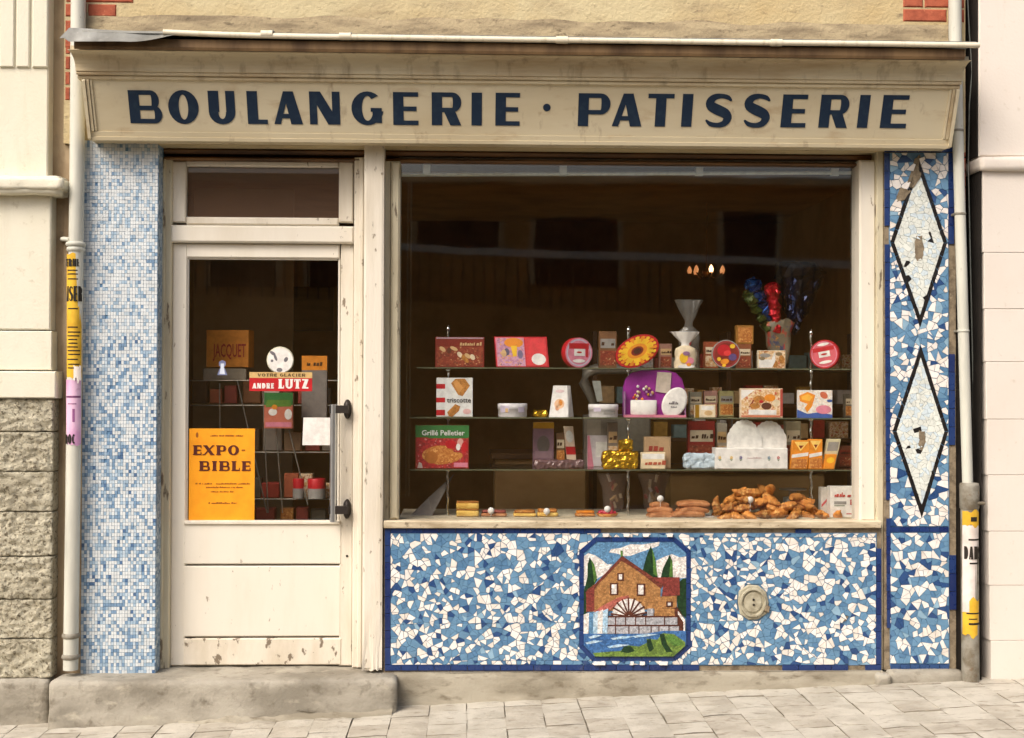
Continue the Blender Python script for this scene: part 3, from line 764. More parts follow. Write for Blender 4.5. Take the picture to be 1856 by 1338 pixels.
# ------------------------------------------------------------------ the water-mill picture in the panel
mill = riser
def tess(n, r, g, b, r2, g2, b2):
    m = nmat(n, C(r, g, b), [(C(r2, g2, b2), 40, .40, .60, .6)], rough=.35, spec=.45, bump=[(160, .35, .003)], space='World')
    nn = m.node_tree.nodes; l = m.node_tree.links; bs = nn['Principled BSDF']; src = bs.inputs['Base Color'].links[0].from_socket     # small cut pieces, each its own tone
    ge = nn.new('ShaderNodeNewGeometry'); v = nn.new('ShaderNodeTexVoronoi'); v.inputs['Scale'].default_value = 125; l.new(ge.outputs['Position'], v.inputs['Vector'])
    sp = nn.new('ShaderNodeSeparateColor'); l.new(v.outputs['Color'], sp.inputs[0]); mr = nn.new('ShaderNodeMapRange'); mr.inputs[3].default_value = .62; mr.inputs[4].default_value = 1.25; l.new(sp.outputs[0], mr.inputs[0])
    e = nn.new('ShaderNodeTexVoronoi'); e.feature = 'DISTANCE_TO_EDGE'; e.inputs['Scale'].default_value = 125; l.new(ge.outputs['Position'], e.inputs['Vector'])
    m2 = nn.new('ShaderNodeMapRange'); m2.inputs[1].default_value = .02; m2.inputs[2].default_value = .09; m2.inputs[3].default_value = .72; m2.inputs[4].default_value = 1; l.new(e.outputs['Distance'], m2.inputs[0])
    mu = nn.new('ShaderNodeMath'); mu.operation = 'MULTIPLY'; l.new(mr.outputs[0], mu.inputs[0]); l.new(m2.outputs[0], mu.inputs[1])
    mx = nn.new('ShaderNodeMix'); mx.data_type = 'RGBA'; mx.blend_type = 'MULTIPLY'; mx.inputs[0].default_value = 1; l.new(src, mx.inputs[6]); l.new(mu.outputs[0], mx.inputs[7]); l.new(mx.outputs[2], bs.inputs['Base Color'])
    return m
mw_ = tess('mill_wall_tesserae', 172, 126, 78, 150, 104, 60); mr_ = tess('mill_roof_tesserae', 120, 62, 48, 96, 48, 40); mr2 = tess('mill_red_tesserae', 136, 62, 54, 112, 50, 48)
msky = tess('sky_tesserae', 98, 142, 178, 84, 128, 166); mcl = tess('cloud_tesserae', 232, 226, 220, 212, 206, 200); mgr = tess('dark_green_tesserae', 30, 62, 34, 20, 44, 26)
mgl = tess('light_green_tesserae', 92, 132, 60, 66, 104, 46); mst = tess('grey_stone_tesserae', 176, 176, 180, 150, 152, 158); mwa = tess('water_tesserae', 70, 116, 170, 44, 84, 140); mwl = tess('water_foam_tesserae', 160, 196, 220, 210, 222, 228)
mgs = tess('grass_tesserae', 120, 148, 66, 60, 84, 44); mbr = tess('brown_tesserae', 92, 50, 36, 74, 40, 30); mpk = tess('pink_brick_tesserae', 184, 104, 92, 160, 88, 76)
lay = [0]
def mp(name, m, pts, par=mill):
    lay[0] += 1; q = MB(); q.slab(ccw3([Z(a, b) for a, b in pts], -.003-.00022*lay[0]), NV, .004+.00022*lay[0], m, .0004); return q.build(name, par)
In = [Z(140, 262), Z(255, 160), Z(945, 160), Z(1060, 262), Z(1060, 1090), Z(945, 1190), Z(235, 1190), Z(140, 1090)]
In_ = [(140, 262), (255, 160), (945, 160), (1060, 262), (1060, 1090), (945, 1190), (235, 1190), (140, 1090)]
Ou_ = [(100, 240), (240, 120), (960, 120), (1100, 240), (1100, 1110), (965, 1228), (215, 1228), (100, 1110)]
for i in range(8):
    j = (i+1) % 8
    L = math.hypot(Ou_[i][0]-Ou_[j][0], Ou_[i][1]-Ou_[j][1]); n = max(1, round(L/140))
    for k in range(n):
        I2 = lambda P, u: (P[i][0]+(P[j][0]-P[i][0])*u, P[i][1]+(P[j][1]-P[i][1])*u)
        q = MB(); q.slab(ccw3([Z(*I2(Ou_, k/n+.004)), Z(*I2(Ou_, (k+1)/n-.004)), Z(*I2(In_, (k+1)/n-.004)), Z(*I2(In_, k/n+.004))], -.006), NV, .008, NAVY, .0007); q.build('border_tile', riser)
mp('sky_field', msky, In_)
mp('cloud', mcl, [(365, 255), (385, 225), (470, 215), (560, 180), (660, 185), (820, 160), (815, 195), (730, 225), (640, 255), (560, 285), (500, 290), (440, 265)])
mp('cloud', mcl, [(140, 290), (180, 262), (240, 280), (300, 320), (350, 362), (400, 360), (330, 450), (140, 560)])
mp('cloud', mcl, [(790, 330), (850, 300), (930, 270), (1000, 300), (1060, 290), (1060, 480), (1000, 490), (800, 490)])
mp('fir_tree', mgr, [(192, 300), (232, 360), (258, 500), (225, 560), (140, 600), (172, 480), (174, 360)]); mp('fir_tree_light', mgl, [(205, 320), (236, 370), (258, 480), (232, 540), (222, 430)])
mp('fir_tree', mgr, [(740, 195), (775, 290), (805, 480), (730, 480), (668, 420), (700, 300)]); mp('fir_tree_light', mgl, [(752, 215), (782, 310), (800, 470), (765, 450), (760, 320)])
mp('fir_tree', mgr, [(912, 275), (935, 330), (940, 480), (832, 480), (850, 400), (890, 320)]); mp('fir_tree_light', mgl, [(920, 300), (936, 350), (940, 475), (905, 475), (915, 380)])
mp('hedge_tree', mgr, [(1000, 520), (1030, 490), (1060, 490), (1060, 850), (985, 780), (975, 640)])
mp('hedge_tree', mgr, [(140, 590), (175, 580), (165, 800), (140, 815)])
mp('mill_wall', mw_, [(230, 560), (478, 320), (830, 570), (825, 760), (160, 790), (165, 640)])
mp('roof_edge', mr_, [(150, 620), (170, 590), (240, 540), (465, 305), (480, 282), (650, 400), (860, 545), (830, 580), (640, 430), (478, 330), (270, 540), (225, 600)])
mp('side_wall', mr2, [(160, 610), (235, 570), (235, 780), (165, 790)])
mp('annex_roof', mr2, [(745, 480), (1000, 478), (1002, 640), (840, 650), (855, 545)])
mp('annex_wall', mw_, [(830, 652), (975, 645), (975, 755), (825, 760)]); mp('chimney', mgl, [(470, 240), (488, 240), (490, 292), (470, 292)])
for a, b, c, d in ((440, 440, 500, 510), (375, 530, 450, 640), (615, 535, 692, 645), (880, 695, 938, 745)):
    mp('window_frame', mbr, [(a, b), (c, b), (c, d), (a, d)]); mp('window_pane', mcl, [(a+14, b+12), (c-16, b+12), (c-16, d-12), (a+14, d-12)])
mp('wheel_arch', mpk, [(230, 790), (300, 740), (440, 665), (540, 640), (560, 690), (440, 720), (380, 770), (340, 800)])
cx_, cy_ = 545, 830
mp('wheel_back', mcl, [(410, 830)]+[(cx_-150*math.cos(R(t)), cy_-160*math.sin(R(t))) for t in range(12, 180, 14)]+[(700, 795), (640, 830)])
for t in range(8, 170, 20):
    ca, sa = math.cos(R(t)), math.sin(R(t)); w_ = 7
    mp('wheel_spoke', mbr, [(cx_-10*ca-w_*sa, cy_-12*sa+w_*ca), (cx_-165*ca-w_*sa, cy_-170*sa+w_*ca), (cx_-165*ca+w_*sa, cy_-170*sa-w_*ca), (cx_-10*ca+w_*sa, cy_-12*sa-w_*ca)])
mp('stone_base', mbr, [(340, 826), (700, 822), (980, 745), (1050, 860), (1050, 1000), (340, 1000)])
for row, (y0, y1, xs) in enumerate(((760, 825, (705, 770, 960)), (838, 905, (345, 425, 515, 605, 695, 865, 985)), (918, 985, (330, 425, 545, 635, 745, 815, 905, 1000)))):
    for i in range(len(xs)-1): mp('mill_stone', mst if not (row == 0 and i == 1) else mw_, [(xs[i]+5, y0+3), (xs[i+1]-5, y0), (xs[i+1]-5, y1), (xs[i]+5, y1)])
mp('railing', mcl, [(985, 780), (1050, 860), (1050, 1000), (1035, 1000), (1035, 880), (985, 810)])
mp('water', mwa, [(140, 980), (350, 990), (700, 985), (850, 960), (1060, 960), (1060, 1090), (945, 1190), (235, 1190), (140, 1090)])
for i, x in enumerate((140, 185, 225, 265, 310)): mp('waterfall', (mcl, msky, mwl, mcl, mwl)[i], [(x, 815-i*8), (x+48, 800-i*10), (x+40, 985), (x-2, 985)])
for a, b, c in ((150, 1050, 160), (380, 1010, 220), (580, 990, 230), (350, 1085, 200), (180, 1000, 120)): mp('ripple', mwl, [(a, b+16), (a+c*.5, b-4), (a+c, b), (a+c*.6, b+18), (a+20, b+30)])
mp('grass_bank', mgs, [(220, 1160), (330, 1150), (470, 1140), (540, 1090), (640, 1100), (720, 1060), (700, 1030), (800, 1040), (850, 980), (950, 990), (1050, 1060), (1050, 1095), (945, 1190), (240, 1190)])
for pts in ([(470, 1150), (500, 1100), (560, 1095), (600, 1140), (540, 1160)], [(705, 1040), (740, 1030), (770, 1120), (730, 1150), (710, 1100)], [(820, 990), (860, 985), (890, 1080), (940, 1150), (880, 1150), (840, 1080)]): mp('dark_shrub', mgr, pts)
mp('light_shrub', mgl, [(860, 1010), (920, 990), (1010, 1045), (1040, 1080), (960, 1100), (900, 1060)])
for a in (310, 495, 670, 885): mp('white_chip', W1, [(a, 88), (a+58, 88), (a+50, 116), (a+6, 116)])
for a, c in ((230, 105), (560, 30), (645, 45), (820, 75)): mp('white_chip', W1, [(a, 1240), (a+c, 1240), (a+c-4, 1268), (a, 1268)])
# ------------------------------------------------------------------ door and its frame
def rbox(mb, px0, py0, px1, py1, yf, yb, m, b=.003):
    """box seen as a picture rectangle on the plane yf"""
    cx, cy_ = (px0+px1)/2, (py0+py1)/2
    mb.bbox(W(px0, cy_, yf).x, W(px1, cy_, yf).x, yf, yb, W(cx, py1, yf).z, W(cx, py0, yf).z, m, b)
def part(name, parent, px0, py0, px1, py1, yf, yb, m, b=.003):
    q = MB(); rbox(q, px0, py0, px1, py1, yf, yb, m, b); return q.build(name, parent)
frame = empty('door_frame', W(470, 1210, .12), bakery)
part('jamb', frame, 286, 288, 309, 1213, .105, .22, jambp, .006); part('jamb_bead', frame, 290, 288, 297, 1213, .094, .106, jambp, .005)
part('jamb', frame, 640, 285, 658, 1211, .095, .22, cream_worn, .006)
part('jamb_bead', frame, 649, 285, 657.5, 1211, .08, .096, cream_worn, .005)
part('transom_bar', frame, 309.5, 409, 641, 440, .10, .2, cream, .008)
# the tall post between door and window, splintered at its foot
q = MB(); xa, xb = PX(658.5, -.02), PX(694.5, -.02); zb_ = PZ(1216, -.02, 676); zt_ = PZ(262, -.02, 676)
nx_, nz_ = 9, 70
def post(u, v):
    z = zb_+(zt_-zb_)*v; low = max(0, 1-v/.10)
    y = -.02+low*.010*noise.noise(Vector((u*9, z*3, 2)))+low*.012*(abs(math.sin(u*23))**3)
    if u in (0, 1): y += .004
    if v == 0: z += .012*noise.noise(Vector((u*14, 1, 7)))
    return Vector((xa+(xb-xa)*u, y, z))
q.grid(post, nx_, nz_, cream_worn, False)
q.box(xa, xb, -.014, .2, zb_+.012, zt_, cream_worn); q.build('post', frame)
door = empty('shop_door', W(475, 1209, .16), bakery)
DY = .135
part('stile', door, 310, 441, 337, 1207, DY, .185, cream, .005); part('stile', door, 616, 441, 640, 1207, DY, .185, cream_worn, .005)
part('top_rail', door, 337.5, 442, 615.5, 468, DY, .185, cream, .006)
part('lock_rail', door, 332, 949, 619, 1023, DY-.004, .185, cream, .006)
part('lower_panel', door, 332, 1026, 617.5, 1154, DY-.002, .17, cream, .005)
part('bottom_rail', door, 332, 1157, 619, 1206, DY-.004, .185, cream_chipped, .006)
q = MB()                                       # narrow glazing beads
for r_ in ((337, 468, 341, 948), (612, 468, 616, 948), (341, 468, 612, 471)): rbox(q, *r_, DY+.012, DY+.03, cream, .003)
q.build('glazing_bead', door)
part('weather_strip', door, 333, 944, 616, 951, DY-.016, DY+.02, cream_worn, .004)
part('pane', door, 338, 466, 615, 950, DY+.02, DY+.025, door_pane_m, .0005)
hm = plain(206, 210, 212, .28, .9, .5, .08); hd = plain(58, 52, 48, .45, .5, .4)
q = MB(); xh = PX(605, .07); q.tube([(xh, .065, PZ(946, .07, 605)), (xh, .065, PZ(733, .07, 605))], .0165, hm, 14)
q.build('handle_bar', door)
for yy in (742, 924):
    q = MB(); zc = PZ(yy, .08, 610); q.box(PX(597, .06), PX(632, .08), .053, .085, zc-.019, zc+.019, hd)
    q.lathe((PX(630, .12), DY-.0, zc), [(.02, 0), (.02, .018), (.012, .03), (.0005, .032)], hd, 18, 'Y', 1, 2.4)
    q.build('handle_bracket', door)
q = MB(); q.lathe(W(629, 1008, DY-.001), [(.006, 0), (.006, .002), (.0004, .002)], dark_gap, 10, 'Y'); q.build('keyhole', door)
# fanlight above the door
fan = empty('fanlight', W(475, 404, .14), bakery)
FY = .128
for r_ in ((310, 292, 337, 403), (614, 292, 640, 403)): part('frame_stile', fan, *r_, FY, .18, cream_worn, .006)
part('frame_rail', fan, 337.5, 292, 613.5, 302, FY, .18, cream_worn, .005); part('frame_rail', fan, 337.5, 394, 613.5, 408, FY-.004, .18, cream_worn, .007)
part('pane', fan, 336, 301, 615, 395, FY+.03, FY+.035, hazy_pane_m, .0005)

# ------------------------------------------------------------------ shop window
win = empty('shop_window', W(1140, 955, .08), bakery)
q = MB()                                       # left frame: sloping reveal in two steps
rbox(q, 695.5, 292, 707, 945, .07, .2, jambp, .004); rbox(q, 707.5, 292, 724, 942, .05, .18, jambp, .010); q.build('window_frame', win)
part('window_frame', win, 1558, 290, 1588, 945, .045, .18, cream, .010)
part('window_frame', win, 1589, 268, 1601.5, 1214, .02, .25, jambp, .004)
part('top_rail', win, 724.5, 290, 1557.5, 296, .13, .19, brownwood, .003)
q = MB(); zs0, zs1 = PZ(958, -.02, 1140), PZ(944, -.02, 1140)
sillm = nmat('worn_sill_wood', C(206, 192, 164), [(C(150, 132, 104), (6, 6, 30), .42, .64, .8), (C(96, 80, 62), (26, 26, 40), .6, .68, .7)], rough=.7, bump=[((8, 60, 90), .4, .004)], space='World')
q.profile([(-.012, zs0), (-.024, zs0+.004), (-.026, zs1-.006), (-.016, zs1), (.122, zs1-.006), (.122, zs0)], PX(697), PX(1594), sillm); q.build('sill', win)
part('pane', win, 722, 288, 1560, 946, .125, .131, pane_m, .0005)

# ------------------------------------------------------------------ plinth, step, stones at the foot
q = MB(); x0, x1 = PX(716), PX(1598); n = 60; vs = []; fs = []
zt_ = PZ(1218, -.02, 1147)
def pl(u, v):
    xx = x0+(x1-x0)*u; zb = GZ(xx)-.03; z = zb+(zt_-zb)*v
    y = -.055+.030*v**.5+.006*noise.noise(Vector((xx*5, z*9, 0)))+.004*noise.noise(Vector((xx*21, z*21, 4)))
    if v > .999: y += .008
    return Vector((xx, y, z))
q.grid(pl, 90, 10, plinth_m); q.add([(x0, -.02, zt_), (x1, -.02, zt_), (x1, .2, zt_), (x0, .2, zt_)], [(0, 1, 2, 3)], plinth_m)
q.build('plinth', bakery)
q = MB(); rough_block(q, PX(1612, -.05), PX(1750, -.05), -.05, .25, GZ(2.1)-.05, PZ(1214, -.02, 1680), stone, .03, .006, .02, 8, 4); q.build('pillar_base', bakery)
q = MB(); rough_block(q, PX(1588, -.06), PX(1617, -.06), -.07, .02, GZ(2.0)-.03, PZ(1222, -.06, 1600), stone, .014, .010, .02, 20, 7); q.build('rubble_stone', bakery)
q = MB(); xa, xb = PX(93, -.16), PX(722, -.16)
def step_skew(p):
    bot = max(0, min(1, (.16-p.z)/.18))
    return Vector((p.x, p.y+(.012*noise.noise(Vector((p.x*3, 1, 1)))-.006)*1.0-.02*bot*bot, p.z))
rough_block(q, xa, xb, -.165, .34, -.16, .158, stone, .02, .007, .022, 7, 2, step_skew)
tag(q.build('doorstep'), 'worn grey stone doorstep with chipped corners under the cream door', 'step')
# ragged cement fillet where the step meets the pavement
q = MB()
def fil(u, v):
    xx = PX(330, -.17)+(xb-.02-PX(330, -.17))*u; gz = GZ(xx)
    h = .030+.022*noise.noise(Vector((xx*6, 0, 9)))+.012*noise.noise(Vector((xx*19, 0, 2)))
    y = -.17-.055*(1-v)**1.2+.01*noise.noise(Vector((xx*9, v*3, 6)))-(.012 if v > .85 else 0); z = gz-.004+max(.004, h)*v
    return Vector((xx, y, z))
q.grid(fil, 80, 5, plinth_m); q.build('cement_fillet', pavement)

# ------------------------------------------------------------------ the sign: sloping board, cornice, zinc edge, letters
BY, TY = -.12, -.235
pb, pt = W(928, 259, BY), W(928, 151, TY)
vup = (Vector((0, pt.y, pt.z))-Vector((0, pb.y, pb.z))).normalized(); bn = Vector((0, -vup.z, vup.y)).normalized()
if bn.y > 0: bn = -bn
sx0, sx1 = PX(161, BY, 255), PX(1722, BY, 262)
sign = thing('shop_sign', 'tan painted fascia sign reading BOULANGERIE PATISSERIE in dark blue capitals', 'sign', ((sx0+sx1)/2, BY, pb.z))
B0 = Vector((0, pb.y, pb.z)); bh_ = (pt-pb).length*1.0; bh_ = math.hypot(pt.y-pb.y, pt.z-pb.z)
q = MB(); q.add([B0+XV*sx0, B0+XV*sx1, B0+XV*sx1+vup*bh_, B0+XV*sx0+vup*bh_, Vector((sx0, .01, pb.z)), Vector((sx1, .01, pb.z)), Vector((sx1, .01, pt.z)), Vector((sx0, .01, pt.z))],
                [(0, 1, 2, 3), (4, 5, 1, 0), (5, 6, 2, 1), (7, 4, 0, 3), (3, 2, 6, 7)], fascia); q.build('board', sign)
def strip(u0, v0, u1, v1, h, m, name, b=.003):
    s_ = MB(); o = B0+bn*h
    s_.slab([o+XV*u0+vup*v0, o+XV*u1+vup*v0, o+XV*u1+vup*v1, o+XV*u0+vup*v1], bn, h-.0005, m, b); return s_.build(name, sign)
strip(sx0+.001, .001, sx1-.001, .036, .006, fascia, 'bottom_moulding', .004); strip(sx0+.002, -.004, sx1-.002, .012, .012, fascia, 'bottom_bead', .005)
for s_, a in ((1, sx0), (-1, sx1)):
    for k, (o, wd, h) in enumerate(((0, .016, .020), (.018, .014, .013), (.034, .010, .007))):
        u = sorted((a+s_*o, a+s_*(o+wd))); strip(u[0]+.0005, .037 if k else .002, u[1]-.0005, bh_-.002, h+.0003*k, cornicep if k == 1 else fascia, 'end_moulding', .004)
q = MB()                                        # cornice profile: fillets, cove, soffit
z = lambda py, Y: PZ(py, Y)
cov = [(TY+.006, z(154, TY)), (TY-.012, z(152.5, TY)), (TY-.016, z(149, TY)), (TY-.014, z(146, TY)), (TY-.026, z(145, TY-.02)), (TY-.030, z(141.5, TY-.03)), (TY-.026, z(138.5, TY-.03))]
for k in range(9):
    t = k/8; a = R(90*t); cov.append((TY-.034-.075*(1-math.cos(a)), z(137.5, TY-.034)+(z(101, TY-.1)-z(137.5, TY-.034))*math.sin(a)))
cov += [(TY-.109, z(99, TY-.11)), (TY-.086, z(98.5, TY-.1)), (TY-.086, z(91, TY-.1)), (.0, z(91, TY-.1)), (.0, z(154, TY))]
q.profile(cov, PX(140, TY-.03, 140), PX(1741, TY-.03, 145), cornicep, xs=lambda i: max(0, min(.03, -(cov[i][0]-TY)*.2))); q.build('cornice', sign, fix=True)
q = MB(); GYY = TY-.150
q.profile([(GYY+.006, z(98, GYY)), (GYY, z(93, GYY)), (GYY, z(79, GYY)), (0, z(79, GYY)), (0, z(90, GYY)), (GYY+.03, z(90, GYY))], PX(134, GYY, 85), PX(1749, GYY, 90), stained); q.build('gutter_board', sign, fix=True)
q = MB(); lx0, lx1 = PX(296, GYY-.02, 66), PX(1775, GYY-.02, 74); pts = []
for i in range(41):
    xx = lx0+(lx1-lx0)*i/40; pts.append((xx, GYY-.02, z(71.5, GYY-.02)+.0035*noise.noise(Vector((xx*1.3, 0, 8)))+ (0.014*max(0, 1-i/9)**2)))
q.tube(pts, .0125, lip_m, 10); q.build('metal_edge', sign)
q = MB(); q.profile([(GYY-.012, z(70, GYY)), (GYY-.012, z(66, GYY)), (0, z(50, GYY)), (0, z(60, GYY))], PX(150, GYY, 66), lx1-.01, zinc); q.build('zinc_capping', sign, fix=True)
q = MB()                                        # zinc sheet folded down over the left end
def flap(u, v):
    xx = PX(108, GYY-.04, 64)+(PX(318, GYY-.04, 64)-PX(108, GYY-.04, 64))*u
    top = PZ(51+8*u, GYY-.0, 210); bot_ = PZ(77+ (0 if u < .62 else -15*((u-.62)/.38)**1.5) - (0 if u > .06 else 6), GYY-.04, 210)
    zz = bot_+(top-bot_)*v
    yy = GYY-.045+.05*v+.010*noise.noise(Vector((xx*6, zz*8, 3)))-.012*math.sin(math.pi*u)*(1-v)
    return Vector((xx+.03*v*(1-u), yy, zz))
q.grid(flap, 24, 6, zinc)
n0 = len(q.v); q.add([p+Vector((0, .0015, 0)) for p in q.v[:n0]], [f[::-1] for f in q.f], zinc, True)
q.build('zinc_flap', sign)
for px in (483, 625, 1019, 1408):
    q = MB(); xx = PX(px, GYY-.03, 70); zz = z(71.5, GYY-.02)+(.010 if px < 500 else .004 if px < 700 else 0)
    pr = [(GYY-.02+.0165*math.cos(R(a)), zz+.0165*math.sin(R(a))) for a in range(0, 360, 36)]
    q.profile(pr, xx-.026, xx+.026, lip_m, smooth=True); q.box(xx+.014, xx+.03, GYY-.018, GYY+.05, zz+.012, zz+.020, zinc); q.build('clip', sign)
letm = nmat('dark_blue_lettering', C(26, 44, 66), [(C(44, 62, 78), 30, .5, .7, .6)], rough=.5, space='World')
LET = [('B', 234, 293), ('O', 305, 360), ('U', 378, 426), ('L', 448, 484), ('A', 496, 548), ('N', 561, 616), ('G', 637, 693), ('E', 712.5, 758), ('R', 782.5, 836), ('I', 854, 874), ('E', 898, 942),
       ('P', 1048, 1106), ('A', 1110, 1164), ('T', 1174, 1221), ('I', 1236, 1255), ('S', 1278, 1328), ('S', 1348, 1397), ('E', 1417, 1462), ('R', 1486, 1538), ('I', 1556, 1575), ('E', 1598, 1645)]
pln = B0+bn*.001
for ch, a, b in LET:
    mid = (a+b)/2; y1 = 223.5+(mid-250)*.0064; y0 = 164+(mid-250)*.0066; ym = (y0+y1)/2
    pa, pb_ = on_plane(a, ym, pln, bn), on_plane(b, ym, pln, bn)
    pf, pc_ = on_plane(mid, y1, pln, bn), on_plane(mid, y0, pln, bn); h = (pc_-pf).length; wd = pb_.x-pa.x
    org = Vector((pa.x, pf.y, pf.z)); q = MB()
    put_glyph(q, ch, org, XV, vup, bn, h, wd, letm, t=.315, s=.135); q.build('letter', sign)
q = MB(); c = on_plane(991, 195, pln, bn); q.slab([c+XV*(.018*math.cos(R(a)))+vup*(.018*math.sin(R(a)))+bn*.0015 for a in range(0, 360, 24)], bn, .002, letm); q.build('dot', sign)

# ------------------------------------------------------------------ drainpipes
pipe = thing('drainpipe', 'pale grey zinc drainpipe beside the tiny-tiled pillar', 'drainpipe', (PX(136, -.05), -.05, PZ(1216, -.05, 130)))
px_ = PX(137, -.05); q = MB(); q.tube([(PX(132, -.05), -.05, PZ(1214, -.05, 130)), (PX(134, -.05), -.05, PZ(900, -.05, 130)), (px_, -.05, PZ(300, -.05, 130)), (px_, -.05, 4.5)], .0345, zincpipe, 20); q.build('pipe', pipe)
for yy, r_ in ((443, .045), (452, .041), (1152, .040), (1190, .040)):
    q = MB(); xx = PX(136 if yy < 500 else 132, -.05); zz = PZ(yy, -.05, 130)
    q.lathe((xx, -.05, zz), [(.036, -.012), (r_, -.008), (r_+.002, 0), (r_, .008), (.036, .012)], zincpipe if yy < 500 else iron, 20); q.build('collar', pipe)
q = MB(); q.tube([(PX(124, -.05), -.05, PZ(440, -.05)), (PX(112, -.02), -.02, PZ(440, 0)), (PX(110, .06), .06, PZ(440, .06))], .011, zincpipe, 8); q.build('bracket', pipe)
pipe2 = thing('drainpipe', 'white painted drainpipe with wide iron foot beside the diamond mosaic pillar', 'drainpipe', (PX(1757, -.05), -.05, GZ(2.4)))
q = MB(); q.tube([W(1754, 880, -.05), W(1745, 560, -.05), W(1736, 240, -.05), W(1731, 60, -.05), W(1730, -400, -.05)], [.0255, .026, .026, .031, .031], zincpipe, 18); q.build('pipe', pipe2)
for yy, xx in ((237, 1736), (388, 1740), (600, 1746)):
    q = MB(); c = W(xx, yy, -.05); q.lathe(c, [(.026, -.006), (.0285, -.005), (.0285, .005), (.026, .006)], iron if yy != 600 else zincpipe, 18); q.box(c.x-.028, c.x-.018, -.05, .05, c.z-.005, c.z+.005, iron); q.build('bracket', pipe2)
q = MB(); ft = W(1757, 900, -.05); q.tube([(PX(1759, -.05, 1150), -.05, GZ(2.4)-.02), (ft.x, -.05, ft.z)], .042, iron, 20)
q.lathe((ft.x, -.05, ft.z), [(.043, -.06), (.046, -.055), (.047, .05), (.044, .065), (.028, .068)], iron, 20); q.tube([ft+Vector((.02, -.03, -.03)), ft+Vector((.062, -.035, -.03))], .008, iron, 8); q.build('iron_foot', pipe2)
# thin cable in the gap
q = MB(); q.tube([W(1752, -40, .02), W(1757, 60, .03), W(1762, 130, .02), W(1757, 190, .03), W(1755, 300, .02), W(1764, 700, .05), W(1766, 1180, .05)], .0035, plain(120, 124, 118), 6)
tag(q.build('cable'), 'thin grey cable hanging down the dark gap beside the brick edge', 'cable')

# posters wrapped round the pipes
def wrap(name, label, px, py0, py1, rad, m, parts=(), a0=-70, a1=75, tear=.012, y=-.05):
    t = thing(name, label, 'poster', W(px, py1, y)); c0, c1 = W(px, py0, y), W(px, py1, y); q = MB()
    def fn(u, v):
        c = c1+(c0-c1)*v; a = R(a0+(a1-a0)*u)
        dz = tear*noise.noise(Vector((u*4+px, v*3, 1)))*(1 if v in (0, 1) else 0)
        return Vector((c.x+rad*math.sin(a), c.y-rad*math.cos(a), c.z+dz))
    q.grid(fn, 12, 6, m); q.build('sheet', t)
    for (u0, v0, u1, v1, mm) in parts:
        q = MB(); r2 = rad+.0008
        def f2(u, v):
            v_ = v0+(v1-v0)*v; c = c1+(c0-c1)*v_; a = R(a0+(a1-a0)*(u0+(u1-u0)*u)); return Vector((c.x+r2*math.sin(a), c.y-r2*math.cos(a), c.z))
        q.grid(f2, 6, 1, mm); q.build('print', t)
    return t, c0, c1
yel = nmat('yellow_poster_paper', C(222, 178, 52), [(C(196, 148, 36), 12, .42, .65, .7)], rough=.8, space='World')
blk = plain(40, 34, 26, .7); pap = nmat('torn_white_paper', C(224, 214, 206), [(C(196, 182, 172), 14, .42, .65, .7)], rough=.85, space='World')
pink = nmat('mauve_poster_paper', C(204, 150, 190), [(C(226, 190, 214), (8, 8, 5), .42, .62, .9), (C(170, 104, 150), 16, .58, .72, .7)], rough=.8, space='World')
lines = [(.15+rnd.uniform(0, .1), v, .9-rnd.uniform(0, .2), v+.010, blk) for v in (.86, .83, .79, .55, .40, .36, .33, .30, .27, .24, .21, .18, .14, .10, .07)]
t, c0, c1 = wrap('poster', 'yellow concert poster wrapped round the zinc drainpipe', 135.5, 461, 684, .0362, yel, lines)
def pipe_word(t, text, c, rad, h, width, m, ch_t=.3):
    q = MB(); n = len(text)
    word(q, text, -width/2, 0, 0, h, width, m, t=ch_t, s=.1, gap=.16)
    for i, v in enumerate(q.v):
        a = v.x/rad; q.v[i] = Vector((c.x+(rad+.0015-v.y)*math.sin(a), c.y-(rad+.0015-v.y)*math.cos(a), c.z+v.z))
    q.build('lettering', t)
pipe_word(t, 'NSER', W(136.5, 547, -.05), .0366, .072, .088, blk, .15); pipe_word(t, 'ERNE', W(135, 484, -.05), .0366, .036, .07, blk, .22)
t, c0, c1 = wrap('poster', 'torn mauve poster stuck under the yellow one on the drainpipe', 134.5, 688, 806, .0361, pink, [(.1, .72, .95, .75, plain(120, 70, 110)), (.25, .62, .7, .635, plain(140, 90, 130)), (.5, .35, .62, .55, plain(150, 90, 140))])
pipe_word(t, 'ROCK', W(133.5, 804, -.05), .0365, .045, .072, blk, .16)
t, c0, c1 = wrap('paper_scrap', 'white scrap of torn paper on the right edge of the yellow pipe poster', 141, 664, 690, .0369, pap, a0=-20, a1=40, tear=.03); t['category'] = 'paper'
t, c0, c1 = wrap('poster', 'torn white poster with black capitals on the iron pipe foot', 1757, 950, 1108, .0428, pap, [(.3, .82, .9, .84, blk), (.35, .55, .8, .57, blk)])
pipe_word(t, 'DANS', W(1758, 1012, -.05), .0434, .062, .086, blk, .16)
t, c0, c1 = wrap('poster', 'yellow poster remnant low on the iron pipe foot', 1757.5, 1085, 1150, .0434, yel, [(.3, .3, .9, .36, blk), (.2, .6, .85, .64, blk), (.3, .45, .7, .48, blk)], tear=.04)
t, c0, c1 = wrap('poster', 'small yellow poster remnant at the top of the iron pipe foot', 1757, 925, 952, .0432, yel, [(.4, .3, .7, .6, blk)], tear=.03)

